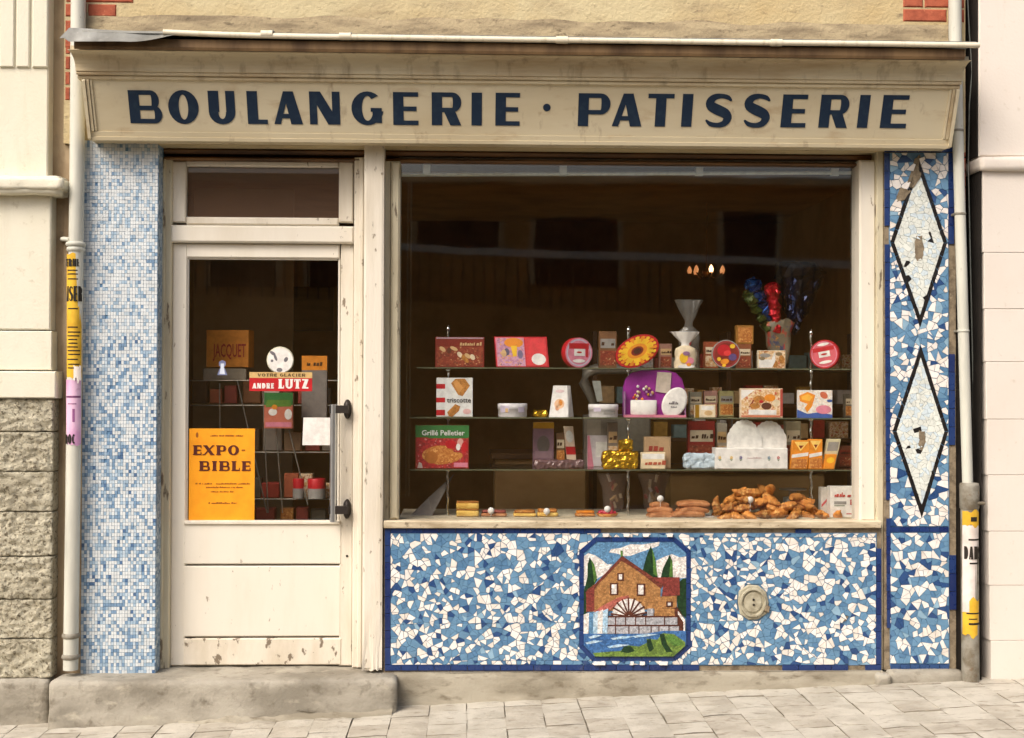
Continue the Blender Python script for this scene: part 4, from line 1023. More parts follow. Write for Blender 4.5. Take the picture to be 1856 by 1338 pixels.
# ------------------------------------------------------------------ neighbouring house on the left
left = thing('neighbour_house', 'cream plastered house with fluted pilaster and rock-faced stone base', 'building', (PX(-120), .3, 0))
XE = -3.4
def lbox(name, px1, py0, py1, y, m, b=.006, yb=.5):
    q = MB(); zz1 = PZ(py0, y, 50) if py0 > -500 else 5.4; q.bbox(XE, PX(px1, y, 600), y, yb, PZ(py1, y, 50), zz1, m, b); return q.build(name, left)
lbox('pilaster', 84, -900, 330, -.05, plast_l)
fl = [(-60, -8), (-5, 21), (25, 49), (54, 82)]
for a, b in fl:
    q = MB(); q.bbox(PX(a, -.06), PX(b, -.06), -.0635, -.0505, PZ(122, -.06, 50), 5.3, plast_l, .006); q.build('flute_band', left)
q = MB(); rough_block(q, XE, PX(106, -.12), -.12, .3, PZ(351, -.12, 50), PZ(317, -.12, 50), plast_l, .02, .005, .010, 9, 1); q.build('ledge', left)
q = MB(); rough_block(q, XE, PX(110, -.14), -.13, .3, PZ(342, -.13, 50), PZ(322, -.13, 50), plast_l, .012, .008, .008, 22, 5); q.build('ledge_nose', left)
lbox('plaster_block', 91, 352, 598, -.052, plast_l); lbox('plaster_block', 94, 600, 671, -.058, plast_l, .004)
lbox('stone_band', 102, 673, 722, -.085, plast_l, .006)
js = [723, 783, 855, 928, 1009, 1087, 1158, 1230]
for i in range(len(js)-1):
    for k, (a, b) in enumerate(((-160, -3), (0, 97)) if i % 2 else ((-160, 97),)):
        q = MB()
        def rk(p, i=i, k=k):
            if p.y < -.02: p = Vector((p.x, p.y-.013*max(-.7, noise.noise(Vector((p.x*24+i*5, p.z*28, k*3)))+.8*noise.noise(Vector((p.x*55, p.z*60, i)))), p.z))
            return p
        rough_block(q, PX(a, -.06), PX(b, -.06), -.062, .3, PZ(js[i+1]-.5, -.06, 50)+.0012, PZ(js[i], -.06, 50)-.0012, rustic, .0075, .003, .005, 25, i*2+k, rk); q.build('stone_block', left)
q = MB(); q.box(XE, PX(92, -.04), -.03, .35, -.3, PZ(723, -.04, 50), recess_m); q.build('wall', left)
q = MB(); rough_block(q, XE, PX(92, -.075), -.078, .3, -.4, PZ(1231, -.07, 50), stone, .03, .006, .012, 6, 3); q.build('base_stone', left)
# recessed strip between the two houses
q = MB(); q.box(PX(80, .03), PX(118, .03), .03, .4, -.3, 5.0, recess_m)
tag(q.build('recessed_wall_strip'), 'narrow dull plaster strip in the gap left of the drainpipe', 'wall')

# ------------------------------------------------------------------ neighbouring house on the right
right = thing('neighbour_house', 'pinkish white plastered house with block joints across the dark gap', 'building', (PX(1900), .3, 0))
XF = 4.2
def edge(py): return 1779+(py-285)*.018
q = MB(); q.bbox(PX(1774, -.05, 150), XF, -.05, .5, PZ(284, -.05, 1820), 5.4, plast_r, .008); q.build('upper_wall', right)
q = MB(); rough_block(q, PX(1777, -.085), XF, -.085, .4, PZ(309, -.085, 1820), PZ(283, -.085, 1820), plast_r, .02, .003, .012, 9, 6); q.build('ledge', right)
ys = [310, 458, 560, 656, 760, 861, 963, 1061, 1161, 1290]
for i in range(len(ys)-1):
    q = MB(); pm = (ys[i]+ys[i+1])/2
    q.bbox(PX(edge(pm), -.05, pm), XF, -.052-rnd.random()*.002, .45, PZ(ys[i+1]-.3, -.05, 1820) if i < 8 else -.2, PZ(ys[i]+.3, -.05, 1820), plast_r, .002); q.build('plaster_block', right)
q = MB(); q.box(PX(1800, -.04), XF-.01, -.040, .4, -.2, 3.2, recess_m); q.build('wall', right)
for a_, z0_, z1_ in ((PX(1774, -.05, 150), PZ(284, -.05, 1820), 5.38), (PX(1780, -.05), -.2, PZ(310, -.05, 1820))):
    q = MB(); q.box(a_-.008, a_-.002, -.046, .5, z0_, z1_, dark_gap); q.build('gap_shade_panel', right)  # added dark sheet on the side face, the gap's shade as colour
q = MB(); q.box(PX(1730), PX(1830), .75, .8, -.3, 5, dark_gap); tag(q.build('gap_wall'), 'near-black wall coloured for the shade at the back of the narrow gap', 'wall')
# ------------------------------------------------------------------ the room behind the glass
room_m = nmat('dim_shop_wallpaper', C(170, 128, 76), [(C(136, 98, 54), (3, 3, 3), .42, .65, .8)], rough=.8, space='World')
floor_m = nmat('brown_shop_floor', C(104, 78, 52), [(C(70, 50, 34), 4, .42, .65, .8)], rough=.6, space='World')
panel_m = nmat('beige_shop_wall', C(186, 162, 126), [(C(164, 138, 100), 3, .42, .65, .8)], rough=.8, space='World')
woodd = nmat('dark_shop_wood', C(84, 56, 32), [(C(54, 34, 20), (3, 3, 24), .42, .65, .8)], rough=.5, space='World')
card = nmat('brown_counter_board', C(150, 116, 76), [(C(128, 96, 60), (5, 5, 9), .42, .65, .7)], rough=.7, space='World')
IX0, IX1 = XL+.10, XR-.06
def struct(name, x0, x1, y0, y1, z0, z1, m):
    q = MB(); q.box(x0, x1, y0, y1, z0, z1, m); return tag(q.build(name), kind='structure')
struct('shop_floor', IX0, IX1, .3, 4.4, .0, .13, floor_m)
struct('shop_ceiling', IX0, IX1, .3, 4.4, PZ(238), PZ(238)+.1, room_m)
struct('shop_wall_left', IX0-.001, IX0+.02, .305, 4.39, .13, PZ(238), room_m); struct('shop_wall_right', IX1-.02, IX1+.001, .305, 4.39, .13, PZ(238), room_m)
struct('shop_wall_back', IX0, IX1, 3.6, 3.65, .13, PZ(238), room_m)
# partition seen through the door
struct('shop_partition', PX(350, 2.0), PX(530, 2.0), 2.0, 2.05, .13, PZ(238)-.001, panel_m)
q = MB(); rbox(q, 528, 520, 604, 600, 3.57, 3.599, woodd, .004); tag(q.build('dark_picture'), 'dark framed board on the wall seen through the door', 'picture')

# ------------------------------------------------------------------ the far side of the street, seen mirrored in the glass
OY = -10.6
def OW(px, py, Y=OY):
    p = W(px, py, .256-Y); return Vector((p.x, Y, p.z))   # the place whose mirror image is seen at this spot of the glass
opp = thing('opposite_house', 'dim ochre house across the street mirrored in the shop window', 'building', (0, OY-.2, GZ(0)))
om = nmat('opposite_ochre_wall', C(230, 172, 98), [(C(200, 142, 76), .8, .42, .65, .8)], rough=.9, space='World'); om2 = nmat('opposite_pale_wall', C(240, 206, 150), [(C(214, 176, 120), .8, .42, .65, .8)], rough=.9, space='World')
q = MB(); q.box(-9, 9, OY-1.0, OY, -.6, OW(928, 318).z, om); q.build('wall', opp)
q = MB(); q.box(-9.2, 9.2, OY-1.1, OY+.25, OW(928, 335).z, OW(928, 322).z, om2); q.build('cornice', opp)
dk = nmat('dark_shutter', C(74, 54, 36), [(C(50, 36, 24), 3, .42, .65, .8)], rough=.6, space='World')
for a, b, c, d in ((755, 400, 905, 456), (970, 398, 1118, 520), (1310, 385, 1405, 515), (560, 398, 690, 520), (380, 398, 500, 520), (1640, 390, 1770, 520), (140, 398, 270, 520)):
    p0, p1 = OW(a, d), OW(c, b); q = MB(); q.box(p0.x, p1.x, OY+.002, OY+.03, p0.z, p1.z, dk); wn = q.build('window', opp)
    q = MB(); q.box(p0.x-.08, p0.x-.002, OY+.002, OY+.06, p0.z, p1.z, om2); q.box(p1.x+.002, p1.x+.08, OY+.002, OY+.06, p0.z, p1.z, om2); q.build('surround', wn)
q = MB(); q.box(-9, 9, OY+.003, OY+.5, -.6, OW(928, 640).z, dk); q.build('dark_base', opp)
fen = thing('terrace_railing', 'pale sloping handrail with thin bars mirrored in the shop window', 'railing', (0, OY+1.2, GZ(0)))
FYR = OY+1.2; p0, p1 = OW(300, 437, FYR), OW(1900, 503, FYR); rm = plain(250, 236, 210, .6); rb = plain(120, 92, 58, .6)
q = MB(); q.add([p0+Vector((0, 0, 0)), p1, p1+Vector((0, 0, .085)), p0+Vector((0, 0, .085)), p0+Vector((0, -.08, 0)), p1+Vector((0, -.08, 0)), p1+Vector((0, -.08, .085)), p0+Vector((0, -.08, .085))], [(0, 1, 2, 3), (3, 2, 6, 7), (5, 4, 7, 6), (4, 5, 1, 0)], rm); q.build('handrail', fen)
bm_ = MB(); bm_.tube([(0, 0, 0), (0, 0, .62)], .012, rb, 6); b0 = None
nb = 80
for i in range(nb):
    u = (i+.5)/nb; c = p0+(p1-p0)*u
    if b0 is None:
        b0 = bm_.build('baluster', fen, origin=(0, 0, 0)); o = b0
    else:
        o = b0.copy(); COL.objects.link(o)
    o.location = c+Vector((0, -.04, -.62))-wl(fen)
q = MB(); q.add([p0+Vector((0, 0, -.62)), p1+Vector((0, 0, -.62)), p1+Vector((0, -.1, -.62)), p0+Vector((0, -.1, -.62)), Vector((p0.x, FYR, -.6)), Vector((p1.x, FYR, -.6))], [(0, 1, 2, 3), (4, 5, 1, 0)], om); q.build('terrace_wall', fen)

# ------------------------------------------------------------------ curtain rail inside the window
rail = thing('curtain_rail', 'pale metal curtain rail with four clips along the top of the shop window', 'curtain rail', W(1140, 318, .2))
railm = plain(214, 220, 208, .4, .1)
q = MB(); q.tube([W(727, 317, .19), W(1556, 313, .19)], .010, railm, 10); q.build('rail', rail)
q = MB(); q.box(PX(726, .21), PX(1557, .21), .205, .225, PZ(313, .21), PZ(290, .21), plain(96, 84, 62, .95, 0, .05)); q.build('rail_board', rail)
for x_ in (773, 1021, 1268, 1514):
    q = MB(); rbox(q, x_-7, 297, x_+7, 318, .176, .204, railm, .003); q.build('clip', rail)
# clear plastic strip at the left edge
q = MB(); q.tube([W(746, 330, .17), W(741, 900, .17)], .005, shelf_glass, 8); q.tube([W(740, 330, .17), W(736, 900, .17)], .004, shelf_glass, 8)
tag(q.build('hanging_cord'), 'thin clear cord hanging down the left edge of the shop window', 'cord')

# ------------------------------------------------------------------ display stand: chrome posts and glass shelves
SH = {1: 667, 2: 757, 3: 851, 4: 939}
SY0, SY1 = .20, .68
def SZ(row, px=1140): return PZ(SH[row], SY0, 1140)
stand = thing('display_stand', 'glass shelves on three chrome posts filling the shop window', 'display stand', W(1140, 941, .35))
edge_m = nmat('green_glass_edge', C(96, 100, 78), [(C(70, 72, 52), 20, .42, .65, .6)], rough=.25, spec=.6, space='World')
for r_ in (1, 2, 3):
    q = MB(); x0, x1 = PX(756 if r_ == 1 else 744, SY0), PX(1556, SY0); zt_ = SZ(r_)
    q.box(x0, x1, SY0+.001, SY1, zt_-.006, zt_, shelf_glass); q.box(x0, x1, SY0-.001, SY0+.0005, zt_-.0065, zt_, edge_m); q.build('glass_shelf', stand)
chrome = plain(208, 210, 206, .15, 1.0, .5, .1)
for a, top in ((812, 590), (1139, 590), (1470, 594)):
    q = MB(); x_ = PX(a, .33); zb_, zt_ = PZ(941, .33), PZ(top, .33); pts = []; rs = []
    n = 60
    for i in range(n+1):
        v = i/n; pts.append((x_+.0022*math.sin(i*1.3), .33+.0022*math.cos(i*1.3), zb_+(zt_-zb_)*v)); rs.append(.0072+.0016*math.sin(i*2.1))
    rs[-1] = .003; q.tube(pts, rs, chrome, 10); q.lathe((x_, .33, zt_-.02), [(.008, -.012), (.013, -.004), (.013, .004), (.007, .012)], chrome, 12)
    for r_ in (1, 2, 3): q.lathe((x_, .33, SZ(r_)), [(.012, -.018), (.017, -.012), (.017, -.008), (.010, -.0068)], chrome, 12)
    q.build('post', stand)
wb = nmat('cream_display_board', C(196, 184, 160), [(C(166, 152, 126), 9, .42, .65, .7)], rough=.6, space='World')
q = MB(); q.box(PX(724, .16), PX(1558, .16), .205, .70, SZ(4)-.03, SZ(4)-.0005, wb); q.box(PX(700, .16), PX(1590, .16), .62, .68, .13, SZ(4)-.031, woodd); q.build('display_floor', stand)

# ------------------------------------------------------------------ packets, tins and boxes
def unit(p0, p1, yf):
    return lambda u, v: Vector((p0.x+(p1.x-p0.x)*u, yf, p0.z+(p1.z-p0.z)*v))
def P2(*pts): return list(pts)
def rect(a, b, c, d): return [(a, b), (c, b), (c, d), (a, d)]
def oval(cx, cy_, rx, ry, n=18, rot=0): 
    return [(cx+rx*math.cos(R(360*i/n))*math.cos(rot)-ry*math.sin(R(360*i/n))*math.sin(rot), cy_+rx*math.cos(R(360*i/n))*math.sin(rot)+ry*math.sin(R(360*i/n))*math.cos(rot)) for i in range(n)]
def carton(name, label, cat, px0, py0, px1, row, m, dep=.05, prints=(), words=(), y=.245, group=None, skew=0.0, lean=0.0, zb=None, rotz=0.0):
    """printed carton standing on a shelf; prints: (material, outline in 0..1), words: (text, u, v, height, width, material)"""
    zb = SZ(row) if zb is None else zb
    x0, x1 = PX(px0, y, py0), PX(px1, y, py0); zt_ = zb+(PZ(py0, y, px0)-PZ(SH.get(row, 0), y, px0)) if row else PZ(py0, y, px0)
    c = Vector(((x0+x1)/2, y+dep/2, zb)); t = thing(name, label, cat, c, group)
    q = MB(); q.bbox(x0, x1, y, y+dep, zb+.0005, zt_, m, .002); U = unit(Vector((x0, 0, zb)), Vector((x1, 0, zt_)), y)
    M_ = Matrix.Translation(c) @ Matrix.Rotation(rotz, 4, 'Z') @ Matrix.Rotation(-lean, 4, 'X') @ Matrix.Shear('XZ', 4, (0, 0)) @ Matrix.Translation(-c)
    sh = lambda p: M_ @ Vector((p.x+skew*(p.z-zb), p.y, p.z))
    q.v = [sh(p) for p in q.v]; q.build('carton', t)
    if prints or words:
        q = MB()
        for i, (mm, pts) in enumerate(prints):
            a = sum(pts[k][0]*pts[(k+1) % len(pts)][1]-pts[(k+1) % len(pts)][0]*pts[k][1] for k in range(len(pts)))
            if a < 0: pts = pts[::-1]
            e = .0006+.00018*i; q.slab([U(u, v)+NV*e for u, v in pts], NV, e, mm)
        for (tx, u, v, h, wd, mm) in words:
            if tx == '~': scribble(q, U(u, v).x, U(u, v).z, y-.0026, h*(zt_-zb), wd*(x1-x0), mm, 1, .9, int(px0)); continue
            small_text(q, tx, U(u, v).x, U(u, v).z, y-.0028, h*(zt_-zb), wd*(x1-x0), mm, bold=.012)
        q.v = [sh(p) for p in q.v]; q.build('print', t)
    return t
white = plain(232, 228, 222); cream_c = plain(226, 208, 176); redc = plain(186, 34, 44, .35); dred = plain(128, 44, 34, .4); gold = plain(196, 150, 50, .3, .6); dbrown = plain(70, 42, 28)
orange = plain(226, 140, 40); yellow = plain(236, 188, 48); greenc = plain(56, 118, 62, .4); biscuit = plain(190, 128, 62, var=.45, scale=90); pinkc = plain(214, 130, 150, .4); mauve = plain(150, 110, 150); bluec = plain(60, 90, 160, .4)
choc = plain(96, 54, 40, .4); purple = plain(154, 46, 150, .4); greyc = plain(150, 146, 140, .5); tan_ = plain(206, 170, 120); dgrey = plain(84, 78, 74); lilac = plain(196, 186, 204)
def picture(n, a, b, c, d): return nmat(n, C(*a), [(C(*b), 70, .46, .54, .9), (C(*c), 95, .55, .60, .9), (C(*d), 60, .60, .64, .9)], rough=.4, spec=.4)
pic_choc = picture('printed_chocolates', (128, 50, 38), (150, 74, 50), (96, 44, 34), (206, 168, 120)); pic_bisc = picture('printed_biscuits', (226, 204, 172), (206, 160, 104), (170, 104, 60), (190, 70, 60))
pic_sun = picture('printed_party_scene', (196, 150, 176), (176, 120, 150), (226, 160, 80), (84, 74, 104)); pic_loaf = picture('printed_loaf', (196, 130, 66), (170, 98, 44), (222, 166, 96), (150, 70, 40))
pic_red = picture('printed_red_fruit', (150, 40, 44), (186, 52, 54), (120, 40, 44), (206, 140, 130)); pic_wh = picture('printed_white_card', (226, 222, 214), (208, 200, 192), (230, 190, 150), (180, 170, 160))
# top shelf
carton('chocolate_box', 'flat brown-red chocolate box on the top shelf above the rusk carton', 'box', 789, 612, 878, 1, dred, .03, [(plain(168, 140, 150), rect(.02, .94, .98, .99)), (pic_choc, rect(.03, .05, .97, .68))] +
       [(m, oval(u, v, .05, .1, 10, a)) for m, u, v, a in ((tan_, .15, .6, .5), (choc, .28, .55, 0), (tan_, .38, .62, .8), (cream_c, .50, .42, .3), (biscuit, .58, .34, 0), (tan_, .66, .38, .5), (cream_c, .76, .34, .2), (biscuit, .63, .24, .4))], [('~', .50, .72, .12, .42, tan_)], y=.25)
carton('chocolate_box', 'bright red tilted gift box with a white oval on the top shelf', 'box', 900, 611, 996, 1, redc, .035, [(pinkc, rect(.02, .03, .56, .97)), (pic_sun, [(.04, .04), (.55, .04), (.55, .95), (.05, .95)]), (orange, oval(.36, .8, .18, .16)), (yellow, [(.3, .7), (.42, .7), (.4, .35), (.33, .35)]), (plain(90, 84, 110), oval(.22, .5, .05, .12)), (plain(120, 110, 140), oval(.47, .42, .05, .14)), (tan_, oval(.16, .45, .05, .12)), (plain(216, 60, 66), rect(.58, .05, .97, .95)), (white, oval(.81, .26, .135, .19))], y=.25, skew=-.08, lean=.12)
def round_tin(name, label, px, py, r_px, row, rings, y=.25, sx=1.0, sy=1.0, yaw=0.0, dep=.035, tilt=0.0, marks=(), rim=None):
    """round box standing on edge, lid towards the street"""
    k = W(px, py, y); rr = r_px/F*(y-CAM.y); zb = SZ(row)
    c = Vector((k.x, y, max(k.z, zb+rr*sy*.98))); t = thing(name, label, 'tin', Vector((c.x, y+dep/2, zb)))
    q = MB(); q.lathe(c, [(rr, -dep), (rr, 0), (rr*.97, .002), (.0005, .002)], rim or rings[0][1], 28, 'Y', sx, sy); 
    q2 = MB()
    for i, (f, m) in enumerate(rings): q2.lathe(c, [(rr*f, .0022+.0002*i), (.0004, .0023+.0002*i)], m, 28, 'Y', sx, sy, False)
    for i, (m, pts) in enumerate(marks):
        a = sum(pts[j][0]*pts[(j+1) % len(pts)][1]-pts[(j+1) % len(pts)][0]*pts[j][1] for j in range(len(pts)))
        if a < 0: pts = pts[::-1]
        q2.slab([c+Vector((u*rr*sx, -.0034-.0002*i, v*rr*sy)) for u, v in pts], NV, .0006, m)
    M_ = Matrix.Translation(c) @ Matrix.Rotation(yaw, 4, 'Z') @ Matrix.Rotation(tilt, 4, 'Y') @ Matrix.Translation(-c)
    q.v = [M_ @ v for v in q.v]; q2.v = [M_ @ v for v in q2.v]
    zmin = min(v.z for v in q.v); dz = zb+.0005-zmin
    for w_ in (q, q2): w_.v = [v+Vector((0, 0, dz)) for v in w_.v]
    q.build('tin_body', t); q2.build('lid_print', t); return t
round_tin('round_tin', 'round pink and red tin between the red gift box and the sunflower tin', 1049, 641, 27.5, 1, [(.99, pinkc), (.9, lilac), (.8, pinkc)], yaw=.35, dep=.045, rim=redc, marks=[(redc, rect(-.72, .25, .72, .62)), (white, rect(-.35, -.22, .42, .24)), (redc, rect(.5, -.3, .66, .3)), (redc, oval(.02, .02, .2, .06)), (white, oval(0, -.55, .45, .12))])
pet = [(redc, .99), (redc, .9), (yellow, .74), (orange, .45), (dred, .28), (dbrown, .18)]
t = round_tin('oval_tin', 'oval red tin with a big yellow sunflower on the top shelf', 1155, 635, 38, 1, [(f, m) for m, f in pet], sx=1.12, sy=.72, tilt=-.45, dep=.03, rim=dred, y=.235,
   marks=[(orange if i % 2 else yellow, [(.5*math.cos(R(i*18)), .5*math.sin(R(i*18))), (.86*math.cos(R(i*18-7)), .86*math.sin(R(i*18-7))), (.9*math.cos(R(i*18)), .9*math.sin(R(i*18))), (.86*math.cos(R(i*18+7)), .86*math.sin(R(i*18+7)))]) for i in range(20)])
round_tin('round_tin', 'round tin printed with red and yellow fruit beside the small cream box', 1316, 638, 26, 1, [(.99, greyc), (.93, plain(150, 50, 50)), (.8, dred)], yaw=-.12, tilt=-.2, rim=greyc, marks=[(redc, oval(-.1, .3, .45, .4)), (yellow, oval(.55, .45, .18, .16)), (orange, oval(-.2, -.5, .3, .2)), (yellow, oval(-.55, -.25, .14, .14)), (plain(90, 70, 120), oval(.4, -.3, .28, .25)), (plain(226, 60, 60), oval(.1, .05, .25, .2)), (yellow, oval(-.3, -.75, .14, .1))])
round_tin('round_tin', 'round red tin with white band leaning at the right end of the top shelf', 1494, 643, 26.5, 1, [(.99, redc), (.9, pinkc), (.82, plain(206, 92, 104))], yaw=-.5, tilt=-.18, rim=redc, dep=.04, marks=[(redc, rect(-.75, .22, .75, .5)), (white, rect(-.38, -.2, .4, .2)), (redc, oval(0, 0, .22, .07)), (white, oval(.05, .68, .4, .1)), (white, oval(0, -.55, .45, .1))])
def sweet_bag(name, label, px0, px1, py0, row, m_top, m_body, y=.25, marks=(), zb=None):
    zb = SZ(row) if zb is None else zb; k = (y-CAM.y)/F; cx = PX((px0+px1)/2, y, py0); hh = PZ(py0, y)-(zb if row == 0 else PZ(SH[row], y)); rr = (px1-px0)/2*k
    t = thing(name, label, 'sweet bag', (cx, y+rr*.5, zb)); q = MB()
    def sec(v):
        return rr*(.92-.18*v) if v < .55 else rr*(.74-.56*((v-.55)/.1)) if v < .65 else rr*(.18+.95*((v-.65)/.35)**.8)
    def fn(u, v):
        a = 2*math.pi*u; r_ = sec(v)*(1+.24*noise.noise(Vector((math.cos(a)*2, math.sin(a)*2, v*6+px0)))+(.14*math.sin(a*7) if v > .7 else 0)); return Vector((cx+r_*math.cos(a), y+rr*.5+r_*.5*math.sin(a), zb+hh*v))
    b_ = MB(); b_.grid(lambda u, v: fn(u, v*.62), 24, 8, m_body); b_.build('bag', t)
    b_ = MB(); b_.grid(lambda u, v: fn(u, .62+v*.38), 24, 6, m_top); b_.build('gathered_top', t)
    b_ = MB()
    for i, (m, u, v, su, sv) in enumerate(marks):
        p = Vector((cx+rr*u*.7, y+rr*.03-.004, zb+hh*v)); b_.slab([p+Vector((rr*su*math.cos(R(a)), -.0004*i, hh*sv*math.sin(R(a)))) for a in range(0, 360, 30)], NV, .012, m)
    if marks: b_.build('print', t)
    return t
sweet_bag('sweet_bag', 'cream paper sweet bag with a white fan top on the top shelf', 1222, 1266, 600, 1, white, cream_c, y=.24, marks=[(pinkc, .35, .2, .4, .1), (yellow, -.3, .28, .35, .14), (mauve, 0, .4, .3, .06), (white, 0, .05, .7, .05), (orange, .3, .1, .2, .05)])
cello = glass('clear_cellophane', (.8, .8, .78), rough=.12, haze=.22, hazec=C(170, 166, 158))
sweet_bag('sweet_bag', 'grey cellophane sweet bag standing behind the white topped one', 1229, 1272, 541, 0, cello, cello, y=.46, marks=[(plain(170, 60, 60), -.2, .42, .3, .1), (plain(170, 160, 140), .3, .2, .4, .1)], zb=SZ(1))
carton('cream_box', 'small cream box with pastry pictures on the top shelf', 'box', 1374, 634, 1424, 1, plain(214, 204, 180), .03, [(pic_bisc, rect(.02, .02, .98, .98)), (white, rect(.03, .05, .5, .5)), (greyc, oval(.25, .72, .2, .12)), (biscuit, oval(.62, .25, .1, .2)), (biscuit, oval(.85, .5, .1, .24)), (white, [(.5, .05), (.62, .4), (.62, .95), (.5, .6)]), (plain(140, 120, 90), oval(.15, .55, .1, .1)), (plain(130, 110, 80), oval(.75, .8, .12, .1))])
# second shelf
carton('rusk_carton', 'white rusk carton with red stripes down its left side', 'carton', 791, 686, 857, 2, plain(228, 228, 224), .07,
       [(redc, rect(.0, .72, .24, .84)), (redc, rect(.0, .37, .24, .49)), (redc, rect(.0, .04, .24, .18)), (biscuit, [(.4, .86), (.52, .97), (.78, .98), (.92, .8), (.72, .53), (.6, .56)]), (plain(212, 152, 84), [(.46, .88), (.56, .95), (.74, .75), (.62, .6)]), (biscuit, [(.3, .12), (.52, .33), (.66, .27), (.62, .16), (.44, .0), (.34, .02)]), (plain(226, 180, 176), oval(.84, .14, .11, .07))], [('triscotte', .29, .37, .13, .66, plain(40, 38, 40))], y=.24)
def low_tin(name, label, px0, px1, py0, row, m, marks=(), y=.30, cat='tin', sy=1.0):
    k = (y-CAM.y)/F; rr = (px1-px0)/2*k; zb = SZ(row); hh = PZ(py0, y)-PZ(SH[row]-1, y); cx = PX((px0+px1)/2, y, py0); t = thing(name, label, cat, (cx, y, zb)); q = MB()
    q.lathe((cx, y, zb+.0005), [(rr*.97, 0), (rr, .003), (rr, hh*.55), (rr*1.03, hh*.56), (rr*1.03, hh*.97), (rr*.98, hh)], m, 26, 'Z', 1, sy); q.build('tin_body', t)
    q = MB()
    for i, (mm, a, v, wa, hv) in enumerate(marks):
        q.grid(lambda u, w_: Vector((cx+(rr*1.03+.0006)*math.sin(R(a+wa*(u-.5))), y-(rr*1.03+.0006)*sy*math.cos(R(a+wa*(u-.5))), zb+hh*(v+hv*(w_-.5)))), 6, 1, mm)
    if marks: q.build('print', t)
    return t
low_tin('low_tin', 'low white tin with lilac print standing left of the easel card', 903, 955, 732, 2, plain(226, 222, 224), [(lilac, -35, .6, 40, .5), (tan_, -25, .5, 12, .3), (lilac, 35, .55, 30, .4)])
low_tin('low_tin', 'low white tin with grey script between the easel card and the purple set', 1067, 1120, 733, 2, plain(230, 226, 226), [(greyc, 20, .35, 50, .2), (lilac, -30, .6, 30, .3)])
t = thing('easel_card', 'white tent shaped card box with an orange drawing on the second shelf', 'card box', W(1020, 757, .27)); q = MB()
a0, a1, a2, a3 = W(995, 756, .235), W(1030, 756, .235), W(1028, 699, .28), W(1003, 699, .28); zb = SZ(2); 
for p in (a0, a1): p.z = zb+.0005
b1, b2 = Vector((a1.x+.035, .33, zb+.0005)), Vector((a2.x+.018, .30, a2.z)); b0_, b3 = Vector((a0.x+.03, .34, zb+.0005)), Vector((a3.x+.02, .30, a3.z))
q.add([a0, a1, a2, a3, b0_, b1, b2, b3], [(0, 1, 2, 3), (1, 5, 6, 2), (3, 2, 6, 7), (4, 0, 3, 7), (5, 4, 7, 6)], white); q.build('card', t)
q = MB(); L3 = lambda u, v: (a0+(a1-a0)*u)*(1-v)+(a3+(a2-a3)*u)*v
nn = (a1-a0).cross(a3-a0).normalized()
for m, cu, cv, ru, rv in ((plain(236, 190, 150), .5, .42, .3, .16), (orange, .55, .45, .14, .1), (plain(230, 200, 200), .5, .82, .3, .05), (plain(220, 160, 120), .4, .3, .12, .1)): q.slab([L3(cu+ru*math.cos(R(a)), cv+rv*math.sin(R(a)))+nn*.001 for a in range(0, 360, 30)], nn, .0008, m)
q.build('print', t)
# purple gift set: arched box with a tin, a lid and sweets in it
t = thing('gift_set', 'purple arched gift box holding a white tin, its lid and sweets', 'gift set', W(1185, 757, .3))
x0, x1 = PX(1130, .3), PX(1241, .3); zb = SZ(2); zt_ = zb+PZ(672, .3)-PZ(757, .3); hh = zt_-zb; ww = x1-x0
arch = [(0, 0), (1, 0), (1, .62), (.96, .82), (.86, .95), (.7, 1), (.3, 1), (.14, .95), (.04, .82), (0, .62)]
q = MB(); q.prism([(x0+ww*u, zb+.0005+hh*v) for u, v in arch], .30, .33, purple, .003); q.build('backing', t)
q = MB(); q.box(x0, x1, .25, .30, zb+.0006, zb+.012, pinkc); q.box(x0, x0+.006, .262, .30, zb+.012, zb+hh*.55, mauve); q.box(x1-.006, x1, .262, .30, zb+.012, zb+hh*.55, mauve); q.build('tray', t)
q = MB(); q.lathe((x0+ww*.32, .275, zb+.013), [(ww*.2, 0), (ww*.215, .004), (ww*.215, hh*.30), (ww*.20, hh*.31)], white, 22, 'Z', 1, .12/.215*.5); q.build('white_tin', t)
q = MB(); q.lathe((x0+ww*.80, .262, zb+.012+hh*.27), [(ww*.21, -.008), (ww*.21, .004), (ww*.18, .006), (.0005, .006)], white, 24, 'Y', .9, 1.25)
q.xform(Matrix.Translation((x0+ww*.8, .26, zb+hh*.28)) @ Matrix.Rotation(.5, 4, 'Y') @ Matrix.Translation((-(x0+ww*.8), -.26, -(zb+hh*.28)))); q.build('tin_lid', t)
q = MB(); scribble(q, x0+ww*.72, zb+hh*.28, .2535, hh*.07, ww*.15, plain(120, 116, 120), 1, .9, 4); scribble(q, x0+ww*.75, zb+hh*.21, .2535, hh*.035, ww*.1, plain(140, 136, 140), 1, .9, 6); q.build('print', t)
q = MB(); q.prism([(x0+ww*.52, zb+hh*.55), (x0+ww*.76, zb+hh*.5), (x0+ww*.78, zb+hh*.95), (x0+ww*.55, zb+hh*.97)], .292, .2995, plain(206, 190, 176)); q.build('card', t)
for i in range(16):
    q = MB(); c = Vector((x0+ww*(.16+.34*rnd.random()), .285+rnd.uniform(-.01, .008), zb+hh*(.36+.30*rnd.random()))); q.lathe(c, [(.001, -.008), (.007, -.004), (.007, .004), (.001, .008)], rnd.choice((gold, tan_, redc, white, mauve, orange, cream_c)), 7, 'Z'); q.build('sweet', t)
carton('sweet_packet', 'small gold and white packet right of the purple gift set', 'packet', 1260, 734, 1297, 2, cream_c, .035, [(gold, rect(0, 0, .2, 1)), (tan_, oval(.65, .35, .2, .2)), (white, rect(.3, .6, .9, .9))], y=.26)
